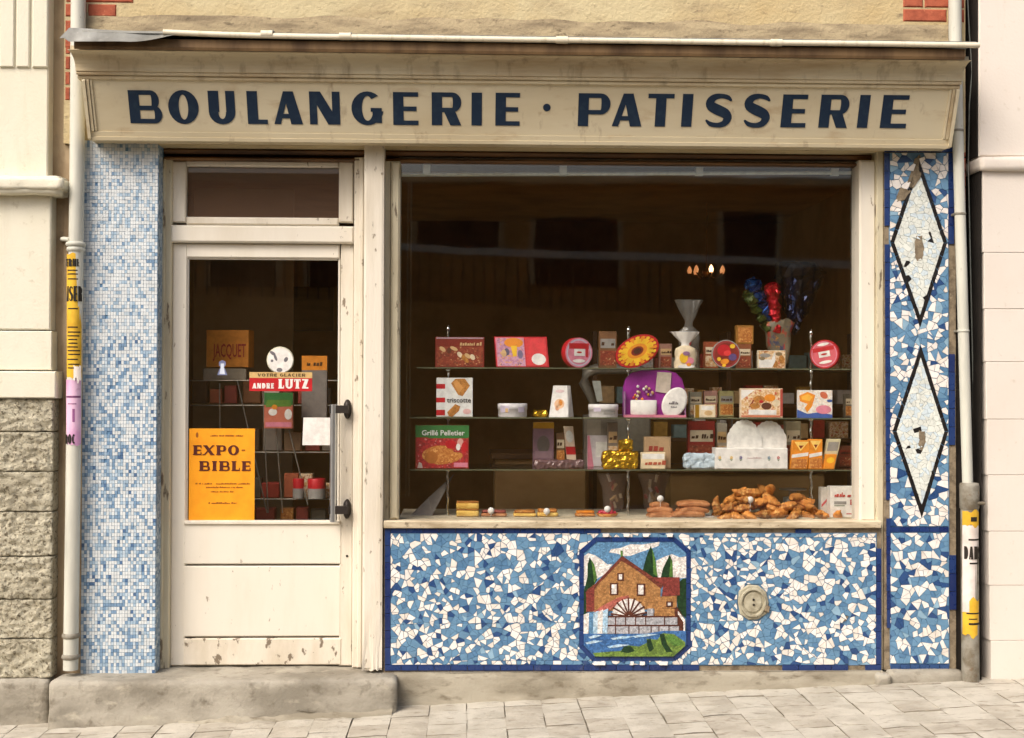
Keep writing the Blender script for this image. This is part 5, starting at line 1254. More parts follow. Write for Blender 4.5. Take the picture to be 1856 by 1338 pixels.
carton('biscuit_box', 'thick beige biscuit box with pastry pictures on the second shelf', 'box', 1343, 704, 1419, 2, plain(230, 206, 176), .05, [(pic_bisc, rect(.04, .1, .93, .96)), (white, [(.03, .6), (.35, .95), (.03, .95)]), (biscuit, oval(.45, .62, .14, .14)), (dred, [(.2, .35), (.3, .6), (.34, .6), (.25, .35)]), (orange, oval(.7, .68, .13, .13)), (choc, oval(.62, .4, .12, .12)), (biscuit, oval(.35, .4, .12, .1)), (cream_c, oval(.85, .5, .1, .12)), (plain(170, 70, 60), rect(.94, .05, 1, .98)), (white, rect(.2, .1, .85, .27)), (plain(206, 120, 90), rect(.03, .02, .94, .08)), (redc, oval(.5, .55, .05, .05))], y=.245, rotz=-.12)
carton('waffle_box', 'white and blue box with golden waffles at the right end of the second shelf', 'box', 1448, 707, 1510, 2, plain(226, 220, 214), .06, [(pic_wh, rect(.02, .15, .98, .98)), (bluec, [(0, 0), (1, 0), (1, .12), (.6, .2), (.3, .14), (0, .3)]), (orange, [(.06, .8), (.3, .94), (.52, .82), (.42, .4), (.28, .18), (.22, .36), (.3, .5), (.08, .6)]), (plain(236, 176, 66), [(.12, .76), (.3, .86), (.44, .76), (.36, .6), (.14, .66)]), (pinkc, oval(.75, .3, .22, .16)), (plain(196, 100, 70), oval(.76, .82, .1, .14, 14, .5)), (bluec, oval(.92, .62, .08, .05))], y=.25, rotz=-.22)
# third shelf
carton('toast_carton', 'green topped toast carton with a grilled loaf picture at the left end', 'carton', 753, 772, 850, 3, plain(150, 52, 40, .4), .06,
       [(greenc, rect(0, .72, 1, 1)), (greenc, [(.3, .66), (.98, .70), (1, .74), (.2, .74)]), (pic_red, rect(.02, .02, .98, .70)), (pinkc, rect(.72, .04, .98, .14)), (plain(206, 190, 180), [(.04, .02), (.14, .02), (.12, .12), (.07, .16)]), (pic_loaf, oval(.42, .34, .30, .19, 20, .2)), (pic_loaf, oval(.60, .24, .30, .12, 20, .28)), (plain(176, 106, 46), oval(.3, .26, .12, .14)), (redc, oval(.66, .56, .1, .1)), (plain(214, 160, 150), oval(.84, .6, .06, .1)), (redc, oval(.92, .5, .06, .12)), (white, oval(.8, .5, .04, .08))],
       [('Grill\u00e9 Pelletier', .12, .77, .12, .8, white)], y=.235)
carton('mauve_packet', 'dim mauve packet with a gold top left of the small red and white one', 'packet', 966, 770, 1004, 3, plain(120, 92, 104, .35), .04, [(gold, rect(.0, .86, 1, 1)), (dgrey, oval(.5, .5, .3, .2)), (plain(140, 112, 120), rect(.1, .2, .9, .35))], y=.40)
carton('small_packet', 'tiny red and white packet standing under the easel card', 'packet', 1029, 778, 1046, 3, plain(226, 200, 176), .02, [(redc, rect(0, .3, 1, .5)), (white, oval(.5, .75, .4, .15))], y=.42, skew=-.1)
carton('small_packet', 'flat white packet with pink corner beside the gold foil parcels', 'packet', 1065, 795, 1102, 3, plain(206, 196, 200), .03, [(pinkc, [(0, 0), (.3, 0), (.1, 1), (0, 1)]), (white, rect(.4, .3, .95, .8))], y=.44)
carton('grey_carton', 'dull grey carton behind the flat white packet', 'carton', 1058, 758, 1120, 3, plain(116, 108, 100), .06, [(plain(140, 130, 118), rect(.1, .1, .5, .9))], y=.47)
def foil(name, label, px0, py0, px1, py1, y, m, cat='packet'):
    p0, p1 = W(px0, py1, y), W(px1, py0, y); q = MB(); seed = px0*.37
    def sk(p): return Vector((p.x+.006*noise.noise(p*40+Vector((seed, 0, 0))), p.y+.006*noise.noise(p*45+Vector((0, seed, 0))), p.z+.005*noise.noise(p*38+Vector((0, 0, seed)))))
    rough_block(q, p0.x, p1.x, y, y+.05, p0.z, p1.z, m, .009, .005, .012, 55, seed, sk)
    for i in range(len(q.sm)): q.sm[i] = False
    o = q.build(name); tag(o, label, cat); return o
goldf = plain(206, 160, 46, .22, .85, .5, .25, 60)
foil('gold_parcel', 'large crumpled gold foil parcel on the third shelf', 1092, 818, 1157, 849.5, .235, goldf); foil('gold_parcel', 'small crumpled gold foil parcel on top of the larger one', 1121, 797, 1148, 818, .245, goldf)
carton('beige_box', 'cream box with red lettering in front of the beige one on the third shelf', 'box', 1162, 821, 1206, 3, plain(228, 208, 170), .04, [(white, rect(.05, .6, .95, .92))], [('~', .15, .25, .3, .7, plain(176, 84, 60))], y=.24)
carton('beige_box', 'dull beige box with red lettering behind the cream one', 'box', 1168, 794, 1216, 3, plain(176, 146, 112), .04, (), [('~', .15, .55, .2, .7, plain(150, 60, 50))], y=.30)
foil('foil_packet', 'small crinkled gold foil packet left of the easel card on the second shelf', 966, 744, 992, 756.5, .30, goldf)
foil('chocolate_tray', 'cellophane wrapped chocolate tray lying on the third shelf', 968, 834, 1060, 850, .25, plain(112, 84, 84, .2, .1, .6, .4, 50))
q = MB(); p = W(967, 850, .24)
foil('white_paper_bag', 'crumpled pale blue paper bag beside the scalloped cake box', 1240, 822, 1298, 850, .26, plain(180, 196, 206, .5), 'bag')
t = thing('cake_box', 'white cake display box with a scalloped double arch back and small flowers', 'cake box', W(1362, 850, .28)); zb = SZ(3); k = (.25-CAM.y)/F
x0, x1 = PX(1297, .235), PX(1428, .235); hz = lambda py: zb+(850-py)*k
q = MB(); q.bbox(x0, x1, .235, .33, zb+.0005, hz(812), white, .003); q.build('tray', t)
def scal(cx, w_, top, base):
    out = [(cx-w_, base)]; n = 9
    pts = [(-1, .35), (-.86, .58), (-.70, .74), (-.52, .88), (-.28, .97), (0, 1.0), (.28, .97), (.52, .88), (.70, .74), (.86, .58), (1, .35)]
    pr = []
    for i in range(len(pts)-1):
        a, b = pts[i], pts[i+1]
        for j in range(4):
            u = j/4; bmp = .045*math.sin(math.pi*u); dx, dy = b[0]-a[0], b[1]-a[1]; L = math.hypot(dx, dy)
            pr.append((a[0]+dx*u-dy/L*bmp, a[1]+dy*u+dx/L*bmp))
    pr.append(pts[-1]); return [(cx+w_*a, base+(top-base)*b) for a, b in pr]+[(cx+w_, base), (cx-w_, base)]
for i, cxp in enumerate((1348, 1393)):
    q = MB(); q.prism(scal(PX(cxp, .32), 33*k*.98, hz(762+i*2), hz(812)-.002), .300+.006*i, .304+.006*i, white); q.build('scalloped_back', t)
q = MB()
for u, c_ in ((.06, yellow), (.22, yellow), (.35, plain(80, 70, 150)), (.74, plain(60, 120, 150)), (.87, redc)):
    p = Vector((x0+(x1-x0)*u, .2345, zb+(hz(812)-zb)*.55))
    for a in range(5): q.slab([p+Vector((.005*math.cos(R(72*a))+.003*math.cos(R(b)), -.0003*a, .005*math.sin(R(72*a))+.003*math.sin(R(b)))) for b in range(0, 360, 60)], NV, .0005, c_)
    q.slab([p+Vector((-.009, 0, -.006)), p+Vector((0, 0, -.017)), p+Vector((.009, 0, -.006)), p+Vector((0, 0, -.011))], NV, .0004, greenc)
scribble(q, x0+(x1-x0)*.44, zb+(hz(812)-zb)*.5, .2342, .009, (x1-x0)*.22, plain(200, 170, 170), 1, .9, 9); q.build('print', t)
pk = [('yellow packet at the left of the small upright group on the third shelf', 1431, 799, 1463), ('yellow packet with a brown foot in the middle of the upright group', 1466, 797, 1491), ('pale packet leaning behind the upright yellow ones', 1489, 797, 1513)]
for i, (lb, a, b, c) in enumerate(pk):
    carton('snack_packet', lb, 'packet', a, b, c, 3, (orange, orange, plain(206, 196, 160))[i], .03, [(plain(246, 206, 110), [(.1, .95), (.9, .95), (.5, .62)]), (pic_loaf, rect(.06, .03, .94, .36)), (white, [(.04, .38), (.96, .46), (.96, .58), (.04, .50)]), (dred, [(.35, .82), (.65, .82), (.5, .70)])] if i < 2 else [(greyc, rect(.1, .6, .9, .9))], () if i == 0 else (), y=.25+.02*(i == 2), skew=(.12, .0, .22)[i])
carton('snack_packet', 'short orange packet at the right end of the upright group', 'packet', 1492, 824, 1512, 3, orange, .025, [(yellow, oval(.5, .6, .35, .2))], y=.24, skew=.2)

wafer = plain(150, 74, 44, .5)
for i, (a, b, c, r_, m, yy, lb) in enumerate(((1277, 618, 1302, 1, wafer, .40, 'brown striped wafer packet behind the fruit printed tin'), (1336, 622, 1362, 1, plain(140, 80, 50), .42, 'brown wafer packet just right of the fruit printed tin'), (1086, 600, 1118, 1, plain(120, 84, 54), .42, 'dim brown carton behind the sunflower tin'),
        (1196, 622, 1218, 1, plain(150, 110, 96), .42, 'dull pink packet between the sunflower tin and the sweet bag'), (1247, 768, 1296, 3, plain(150, 40, 38), .42, 'dark red carton behind the pale blue paper bag'), (1299, 772, 1318, 3, plain(176, 166, 150), .44, 'pale narrow carton left of the scalloped back'), (1424, 768, 1452, 3, plain(170, 158, 130), .42, 'beige carton behind the upright yellow packets'),
        (1520, 812, 1552, 3, plain(110, 60, 44), .40, 'brown carton at the right end of the third shelf'), (1250, 712, 1272, 2, plain(150, 146, 130), .43, 'grey packet behind the small gold and white one'), (1276, 710, 1300, 2, plain(176, 130, 120), .43, 'pinkish packet behind the small gold and white one'), (1304, 710, 1330, 2, plain(170, 160, 110), .43, 'yellowish packet left of the thick biscuit box'),
        (1532, 715, 1550, 2, plain(120, 110, 96), .40, 'narrow grey packet at the right end of the second shelf'), (1008, 790, 1024, 3, plain(110, 80, 56), .43, 'small brown packet between the mauve one and the tiny red and white one'), (1102, 770, 1120, 3, plain(130, 116, 104), .36, 'narrow dull packet behind the gold foil parcels'))):
    carton('packet', lb, 'packet', a, b, c, r_, m, .045, [(rnd.choice((cream_c, tan_, greyc, dred)), rect(.08, .55, .92, .8)), (rnd.choice((pic_bisc, pic_choc, pic_loaf)), rect(.06, .08, .94, .48))], [('~', .12, .62, .1, .7, dbrown)], y=yy)
# ------------------------------------------------------------------ window floor: cakes, tarts, croissants, price discs
ZF = SZ(4)
cake = nmat('yellow_sponge', C(222, 184, 96), [(C(196, 148, 62), (20, 20, 60), .42, .6, .8), (C(240, 214, 140), 50, .58, .7, .7)], rough=.8, bump=[(90, .5, .004)])
crust = nmat('baked_crust', C(206, 138, 66), [(C(156, 88, 36), 26, .42, .6, .85), (C(236, 182, 108), 34, .58, .7, .8)], rough=.62, bump=[((160, 40, 160), .5, .004)], spec=.25, orand=(.62, 1.2))
crust2 = nmat('pale_brown_crust', C(182, 124, 78), [(C(146, 88, 50), 24, .42, .62, .8), (C(214, 166, 116), 40, .6, .72, .6)], rough=.6, bump=[(60, .4, .004)])
jam = plain(190, 30, 60, .15, 0, .6)
q = MB(); p0, p1 = W(827, 941, .25), W(868, 914, .25)
for i, (a, b, m) in enumerate(((0, .42, cake), (.42, .5, crust), (.5, .93, cake), (.93, 1, crust))): rough_block(q, p0.x, p1.x, .25, .33, ZF+.001+(p1.z-p0.z)*a, ZF+.001+(p1.z-p0.z)*b, m, .012, .002, .004, 60, i)
tag(q.build('sponge_cake'), 'square yellow layered sponge cake at the left of the window floor', 'cake')
def slab_cake(name, label, px0, px1, py0, m1, m2, y=.25, cat='pastry', dep=.07):
    p0, p1 = W(px0, 941, y), W(px1, py0, y); t = thing(name, label, cat, ((p0.x+p1.x)/2, y+dep/2, ZF)); hh = p1.z-p0.z
    q = MB(); rough_block(q, p0.x, p1.x, y, y+dep, ZF+.0006, ZF+hh*.55, m1, .012, .003, .006, 50, px0); q.build('base', t)
    q = MB(); rough_block(q, p0.x+.004, p1.x-.004, y+.005, y+dep-.004, ZF+hh*.54, ZF+hh, m2, .012, .004, .008, 45, px0+1); q.build('topping', t); return t
slab_cake('fruit_slice', 'flat pinkish fruit slice beside the sponge cake', 872, 919, 929, crust2, plain(150, 80, 70, .3)); slab_cake('custard_slice', 'yellow custard slice left of the price disc', 931, 972, 929, cake, crust); slab_cake('custard_slice', 'yellow custard slice under the second price disc', 974, 1012, 927, cake, crust)
slab_cake('apricot_slice', 'orange glazed slice beside the raspberry tart', 1043, 1079, 930, crust, plain(216, 130, 40, .2)); 
t = thing('raspberry_tart', 'round bright red raspberry tart with a price disc', 'tart', W(1101, 941, .29)); c = Vector((PX(1101, .29), .29, ZF+.0006)); q = MB(); q.lathe(c, [(.046, 0), (.056, .014), (.053, .016), (.05, .013)], crust, 22); q.build('crust', t)
q = MB()
for i in range(30):
    a, r_ = rnd.uniform(0, 6.28), .042*math.sqrt(rnd.random()); q.lathe(c+Vector((r_*math.cos(a), r_*math.sin(a), .010)), [(.001, 0), (.009, .006), (.007, .013), (.001, .017+.008*(1-r_/.045))], jam, 8)
q.build('berries', t)
def disc(px, py, label, r_=.0165, y=.235):
    t = thing('price_disc', label, 'price tag', Vector((PX(px, y, py), y, ZF+.01))); c = W(px, py, y); q = MB(); q.lathe(c, [(r_, -.002), (r_, 0), (.0005, .0004)], white, 20, 'Y'); q.build('disc', t)
    q = MB(); q.tube([c+Vector((0, .003, -r_*.6)), Vector((c.x, y+.004, ZF+.008))], .0015, white, 6); q.build('pin', t)
disc(890, 926, 'round white price disc on the pinkish fruit slice'); disc(991, 927, 'round white price disc on the custard slices'); disc(1101, 923, 'round white price disc on the raspberry tart', y=.24); disc(1197, 904, 'round white price disc on the pointed bun heap', y=.25); disc(1360, 906, 'round white price disc stuck in the croissant pile', y=.205)
# flat turnovers on a paper
def turnover(px, py, y, sz, rot, lab, m=None):
    c = W(px, py, y); q = MB()
    def sk(p): return Vector((p.x, p.y, p.z*(1-.35*min(1, abs(p.x)/sz)**2)))
    rough_block(q, -sz, sz, -sz*.55, sz*.55, -.002, .032, m or crust2, .010, .004, .016, 40, px, sk)
    q.xform(Matrix.Translation(c) @ Matrix.Rotation(rot, 4, 'Z')); tag(q.build('turnover'), lab, 'pastry', 'turnovers behind the window sill')
for i, (a, b, y, s_, ro, lab) in enumerate(((1200, 938, .27, .075, .1, 'flat brown turnover at the bottom of the heap under the pointed price disc'), (1196, 929, .28, .066, -.1, 'brown turnover in the middle of the heap under the pointed price disc'), (1195, 920, .29, .05, .15, 'small brown turnover on top of the heap under the pointed price disc'), (1246, 936, .26, .085, .0, 'long brown turnover at the bottom of the pair beside the croissants'), (1255, 929, .27, .08, .2, 'pale brown turnover between the two long ones beside the croissants'), (1256, 918, .28, .085, -.05, 'long brown turnover on top of the pair beside the croissants'))):
    turnover(a, b, y, s_, ro, lab)
q = MB(); q.add([W(1215, 941, .22)+Vector((0, 0, .001)), W(1295, 941, .22)+Vector((0, 0, .002)), W(1290, 941, .4)+Vector((0, 0, .003)), W(1215, 941, .4)+Vector((0, 0, .002))], [(0, 1, 2, 3)], white); q.v = [Vector((v.x, v.y, ZF+.002)) for v in q.v]; q.add([v-Vector((0, 0, .001)) for v in q.v], [(3, 2, 1, 0)], white)
tag(q.build('paper_sheet'), 'white sheet of paper under the long turnovers', 'paper')
# croissants
def croissant_mesh(seed):
    q = MB(); n = 40; m = 10; vs = []; rg_ = random.Random(seed)
    def f(u, v):
        s_ = (u-.5)*2; ang = s_*1.15; Rr = .058; taper = max(.04, (1-abs(s_)**2.2)); stepd = .86+.30*((u*7.0+seed*.3) % 1.0 if u < .5 else 1-((u*7.0+seed*.3) % 1.0)); r_ = .021*taper*stepd+.002
        cx, cy_ = Rr*math.sin(ang), -Rr*(math.cos(ang)-.6); a = 2*math.pi*v; d = r_*math.cos(a); return Vector((cx+d*math.sin(ang)*1.0, cy_-d*math.cos(ang), r_*.9*math.sin(a)+.0015*noise.noise(Vector((u*20, v*9, seed)))))
    q.grid(f, n, m, crust); return q
cms = [croissant_mesh(s_).build('croissant', origin=(0, 0, 0)).data for s_ in (1, 2, 3)]
for o in [o for o in list(COL.objects) if o.name.startswith('croissant')]: bpy.data.objects.remove(o)
cl = []
for row_y, xs, py in ((.235, range(1312, 1530, 24), 934), (.285, range(1305, 1500, 27), 933), (.335, range(1315, 1500, 27), 933)):
    for x_ in xs: cl.append((x_+rnd.uniform(-4, 4), py+rnd.uniform(-2, 2), row_y))
for row_y, xs, py in ((.245, range(1318, 1490, 26), 920), (.30, range(1325, 1480, 26), 917)):
    for x_ in xs: cl.append((x_+rnd.uniform(-5, 5), py+rnd.uniform(-3, 3), row_y))
for row_y, xs, py in ((.25, (1330, 1352, 1376, 1400, 1450), 906), (.30, (1340, 1366, 1392, 1455), 904), (.275, (1338, 1362, 1386), 893), (.30, (1352, 1374), 885)):
    for x_ in xs: cl.append((x_+rnd.uniform(-3, 3), py+rnd.uniform(-2, 2), row_y))
for i, (a, b, y) in enumerate(cl):
    o = bpy.data.objects.new('croissant', cms[i % 3]); COL.objects.link(o); o.location = W(a, b, y)
    o.rotation_euler = (rnd.uniform(-.5, .9), rnd.uniform(-.6, .6), rnd.uniform(0, 6.28)); s_ = rnd.uniform(.9, 1.1); o.scale = (s_, s_, s_*1.05)
    tag(o, 'golden croissant %s of the window heap' % ('in the front row at the foot' if b > 928 and y < .25 else 'half hidden in the rear rows' if b > 928 else 'on the very top' if b < 899 else 'in the upper layers' if b < 911 else 'in the second layer'), 'croissant', 'croissants heaped in the window')
o = bpy.data.objects.new('croissant', cms[0]); COL.objects.link(o); o.location = W(1305, 918, .225); o.rotation_euler = (1.35, 1.2, .3); tag(o, 'single croissant standing on end at the left of the heap', 'croissant', 'croissants heaped in the window')
carton('rusk_box', 'white box with red lettering on the window floor beside the right frame', 'box', 1505, 883, 1563, 4, plain(230, 226, 218), .06, [(plain(170, 40, 36), rect(.62, .4, .98, .58)), (greyc, rect(.12, .42, .5, .52)), (plain(150, 156, 140), rect(.12, .36, .45, .40)), (redc, rect(.5, .1, .85, .13))], [('~', .12, .66, .15, .74, plain(190, 70, 60))], y=.23)
carton('rusk_box', 'second white box just behind the red lettered one', 'box', 1488, 887, 1540, 4, plain(206, 200, 190), .05, [(plain(190, 80, 80), [(.02, .3), (.2, .5), (.2, .6), (.02, .4)])], y=.30)
q = MB(); p = Vector((PX(1437, .42), .42, ZF)); q.lathe(p, [(.05, .0), (.05, .085), (.02, .09), (.02, .12), (.07, .125), (.07, .13)], plain(170, 170, 164, .3, .6), 20); tag(q.build('metal_stand'), 'dull metal cake stand behind the croissants', 'cake stand')
def paper_cone(px, label):
    q = MB(); a = W(px, 940, .30); q.add([a+Vector((-.06, 0, 0)), a+Vector((.05, .02, 0)), a+Vector((.16, .05, .22)), a+Vector((.03, .06, .10)), a+Vector((-.06, .012, 0)), a+Vector((.05, .032, 0)), a+Vector((.16, .062, .22)), a+Vector((.03, .072, .10))], [(0, 1, 2, 3), (7, 6, 5, 4), (0, 4, 5, 1), (1, 5, 6, 2), (2, 6, 7, 3), (3, 7, 4, 0)], plain(120, 114, 108, .6)); q.v = [Vector((v.x, v.y, max(v.z, ZF+.001))) for v in q.v]; tag(q.build('folded_paper'), label, 'paper')
paper_cone(765, 'folded grey paper standing at the far left of the window floor')

# ------------------------------------------------------------------ deeper in the shop
q = MB(); rbox(q, 897, 832, 1062, 1020, .95, 1.4, card, .006); rbox(q, 890, 822, 1195, 833, .93, 1.42, woodd, .004); tag(q.build('counter'), 'plain brown board counter behind the left half of the shelves', 'counter')
q = MB(); rbox(q, 1215, 857, 1495, 1020, .9, 1.3, card, .006); rbox(q, 1210, 848, 1500, 858, .88, 1.32, woodd, .004); tag(q.build('counter'), 'wider brown board counter behind the croissants', 'counter')
q = MB(); gm = plain(134, 130, 120, .35, .3)
pts = [W(*p_, 1.0) for p_ in ((1092, 760), (1058, 692), (1062, 676), (1080, 669), (1150, 668), (1176, 680))]
t = thing('shop_scale', 'grey arched shop scale behind the second shelf', 'scale', W(1110, 821, 1.03)); q.tube(pts, .030, gm, 12); q.build('arched_head', t)
q = MB(); q.prism([(PX(a, .97), PZ(b, .97)) for a, b in ((1073, 690), (1088, 690), (1092, 726), (1082, 728))], .955, .968, plain(196, 200, 190)); q.build('dial', t); q = MB(); rbox(q, 1070, 752, 1180, 821, .97, 1.12, gm, .01); q.build('body', t)
def bunch(label, px, py0, py1, y):
    t = thing('sweet_bunch', label, 'sweets', Vector((PX(px, y), y, ZF))); cel = glass('cellophane_%d' % px, (.85, .82, .8), rough=.15, haze=.25, hazec=C(150, 130, 120)); c0, c1 = W(px, py0, y), W(px, py1, y); c1.z = ZF+.001; c0.z -= .02
    q = MB(); q.lathe(c1, [(.03, 0), (.055, .03), (.06, (c0.z-c1.z)*.6), (.09, (c0.z-c1.z))], cel, 16, 'Z', 1, .6); q.build('wrap', t)
    for i in range(14):
        q = MB(); p = c1+Vector((rnd.uniform(-.045, .045), rnd.uniform(-.02, .02), rnd.uniform(.01, (c0.z-c1.z)*.8))); q.tube([p, p+Vector((rnd.uniform(-.02, .02), 0, rnd.uniform(.02, .05)))], .008, rnd.choice((tan_, redc, white, dred, cream_c)), 7); q.build('sweet', t)
bunch('cellophane bunch of striped sweets left of the chrome post below the third shelf', 1112, 852, 906, .52); bunch('cellophane bunch of striped sweets right of the chrome post below the third shelf', 1185, 852, 906, .52)
# back shelves with packets
BSY = 1.45
bs = thing('back_shelf', 'dark wooden shelf unit of small packets behind the display', 'shelf', W(1300, 860, BSY+.15))
for py in (672, 737, 800): q = MB(); q.box(PX(1075, BSY), PX(1560, BSY), BSY, BSY+.26, PZ(py, BSY), PZ(py, BSY)+.02, woodd); q.build('shelf_board', bs)
for px in (1075, 1318, 1558): q = MB(); q.box(PX(px, BSY), PX(px, BSY)+.025, BSY+.005, BSY+.26, .131, PZ(600, BSY), woodd); q.build('upright', bs)
bc = [pic_bisc, pic_choc, pic_wh, plain(190, 180, 160), plain(176, 60, 50), plain(206, 170, 120), plain(120, 150, 150), plain(160, 140, 90), plain(150, 70, 56), plain(196, 150, 70), plain(210, 204, 196)]
for py, nm in ((672, 'top'), (737, 'middle'), (800, 'lowest')):
    x_ = 1084
    while x_ < 1545:
        w_ = rnd.uniform(16, 34); h_ = rnd.uniform(20, 36); q = MB(); z0 = PZ(py, BSY)+.0205
        q.bbox(PX(x_, BSY), PX(x_+w_, BSY), BSY+.04, BSY+.14, z0, z0+h_*.0031, rnd.choice(bc), .003); tag(q.build('packet'), 'small dim packet in the row on the %s board of the rear shelf' % nm, 'packet', 'packets on the rear shelf'); x_ += w_+rnd.uniform(2, 14)
carton('yellow_brown_box', 'small yellow-brown box standing on the wafer packet right of the fruit printed tin', 'box', 1335, 590, 1366, 0, plain(160, 110, 46), .045, [(pic_loaf, rect(.1, .1, .9, .9))], y=.42, zb=SZ(1)+.1285)
# foil cones in a printed wrapper
t = thing('foil_bouquet', 'shiny blue, red and dark foil cones fanned out of a printed wrapper', 'foil cones', W(1425, 667, .55))
def cone(px0, py0, px1, py1, r0, r1, y, m):
    a, b = W(px0, py0, y), W(px1, py1, y); q = MB(); n = 15; pts = []; rs = []
    for i in range(n): u = i/(n-1); pts.append(a+(b-a)*u+Vector((.004*math.sin(i*2), .004*math.cos(i*3), 0))); rs.append((r0+(r1-r0)*u)*(1+.08*math.sin(i*1.9)) if i < n-1 else r1*.55)
    q.tube(pts, rs, m, 22)
    for i, v in enumerate(q.v): q.v[i] = v+Vector((noise.noise(v*38), noise.noise(v*38+Vector((7, 0, 0))), .6*noise.noise(v*30+Vector((0, 5, 0)))))*.016
    for i in range(len(q.sm)): q.sm[i] = False
    return q.build('foil_cone', t)
dkb = plain(14, 18, 34, .15, .6, .6); bl = plain(40, 84, 150, .15, .7, .6); rd = plain(196, 26, 40, .15, .6, .6); gr = plain(60, 74, 24, .3, .3)
cone(1438, 602, 1452, 476, .02, .155, .66, dkb); cone(1432, 602, 1438, 486, .02, .05, .60, plain(20, 34, 70, .12, .7, .6)); cone(1436, 604, 1480, 490, .02, .05, .60, plain(16, 26, 54, .12, .7, .6))
cone(1402, 598, 1360, 506, .025, .05, .54, bl); cone(1395, 600, 1352, 530, .02, .035, .53, gr); cone(1408, 600, 1398, 514, .02, .042, .52, rd)
wrapm = nmat('printed_wrapper', C(122, 112, 92), [(C(176, 60, 50), (30, 30, 14), .55, .6, .9), (C(60, 74, 110), (24, 24, 20), .58, .63, .9), (C(206, 140, 60), (18, 18, 30), .6, .66, .9)], rough=.4)
q = MB(); a = W(1412, 668, .53); hh = PZ(572, .53)-PZ(668, .53); q.lathe(Vector((a.x, .55, SZ(1)+.001)), [(.028, 0), (.04, .04), (.055, hh*.45), (.075, hh*.70), (.088, hh*.86), (.07, hh*.93)], wrapm, 26, 'Z', 1, .6)
q.v = [v+Vector((noise.noise(v*26), noise.noise(v*26+Vector((3, 0, 0))), noise.noise(v*26+Vector((0, 9, 0)))))*.022 for v in q.v]; q.build('wrapper', t)
# chandelier with lit candle bulbs
ch = thing('chandelier', 'small brass chandelier with glowing candle bulbs deep in the shop', 'lamp', W(1281, 500, 2.5)); brass = plain(150, 100, 50, .3, .8); hot = emit('lit_bulb', (1, .36, .12), .45); hot2 = emit('bright_bulb', (1, .60, .28), 3.0)
cc = W(1281, 497, 2.5); q = MB(); q.tube([cc, Vector((cc.x, cc.y, PZ(239)))], .006, brass, 8); q.lathe(cc, [(.01, -.03), (.035, -.01), (.03, .02), (.01, .04)], brass, 14); q.build('stem', ch)
for i in range(7):
    a = 2*math.pi*i/7+.3; e = cc+Vector((.115*math.cos(a), .115*math.sin(a), .005)); q = MB(); q.tube([cc, cc+Vector((.06*math.cos(a), .06*math.sin(a), -.03)), e], .005, brass, 6); q.build('arm', ch)
    q = MB(); q.lathe(e, [(.012, 0), (.016, .02), (.010, .038), (.001, .05)], hot2 if i == 5 else hot, 10); q.build('bulb', ch)

# ------------------------------------------------------------------ things on and behind the door glass
GY = DY+.0185
po = thing('poster', 'orange exhibition poster taped low on the left of the door glass', 'poster', W(401, 946, GY)); orp = nmat('orange_poster_paper', C(240, 158, 24), [(C(224, 138, 16), 14, .42, .65, .6)], rough=.75, space='World')
p0, p1 = W(342, 945.5, GY), W(462, 777, GY); U = unit(Vector((p0.x, 0, p0.z)), Vector((p1.x, 0, p1.z)), GY); ww, hh = p1.x-p0.x, p1.z-p0.z
q = MB(); q.grid(lambda u, v: U(u, v)+NV*(.0006+.0012*noise.noise(Vector((u*3, v*3, 1)))**2), 10, 12, orp); q.build('sheet', po)
ink = plain(84, 30, 18, .7); ink2 = plain(150, 84, 20, .7); 
q = MB(); word(q, 'EXPO', U(.06, 0).x, U(0, .715).z, GY-.0022, hh*.105, ww*.70, ink, .34, .13, .07, .16); q.build('headline', po)
q = MB(); word(q, '-', U(.80, 0).x, U(0, .73).z, GY-.0022, hh*.08, ww*.05, ink2); q.build('headline', po)
q = MB(); word(q, 'BIBLE', U(.155, 0).x, U(0, .545).z, GY-.0022, hh*.105, ww*.78, ink, .34, .13, .07, .16); q.build('headline', po)
q = MB()
for tx, u, v, h, wd in (('mairie - salle des fetes', .32, .915, .022, .5), ('du samedi 12 au dimanche 27 novembre', .1, .40, .022, .82), ('entree libre de 14 h a 19 h', .22, .36, .022, .6), ('salle du temple', .33, .315, .02, .35), ('aucune vente', .3, .19, .026, .42)): q = MB(); scribble(q, U(u, 0).x, U(0, v).z, GY-.0020, hh*h*.8, ww*wd, ink2, 1, .9, int(v*100)); q.build('small_print', po)
q = MB(); q.slab([U(.12+.02*math.cos(R(a)), .93+.03*math.sin(R(a)))+NV*.0015 for a in range(0, 360, 45)], NV, .0008, ink2); q.build('emblem', po)
t = thing('ice_cream_sign', 'red strip sign with white capitals under a tan line on the door glass', 'sign', W(509, 710, GY)); p0, p1 = W(452, 709, GY), W(566, 675, GY); U = unit(Vector((p0.x, 0, p0.z)), Vector((p1.x, 0, p1.z)), GY); ww, hh = p1.x-p0.x, p1.z-p0.z
q = MB(); q.box(p0.x, p1.x, GY-.002, GY-.0002, p0.z, p0.z+hh*.69, plain(190, 36, 40, .4)); q.build('red_strip', t); q = MB(); q.box(p0.x, p1.x, GY-.002, GY-.0002, p0.z+hh*.695, p1.z, plain(206, 172, 112, .5)); q.build('tan_strip', t)
q = MB(); word(q, 'VOTRE GLACIER', U(.13, 0).x, U(0, .77).z, GY-.0023, hh*.16, ww*.76, plain(90, 70, 40), .36, .2, 0, .2); word(q, 'ANDRE', U(.05, 0).x, U(0, .14).z, GY-.0023, hh*.28, ww*.34, white, .3, .16, .05, .2); word(q, 'LUTZ', U(.46, 0).x, U(0, .14).z, GY-.0023, hh*.50, ww*.48, white, .3, .14, .06, .18); q.build('lettering', t)
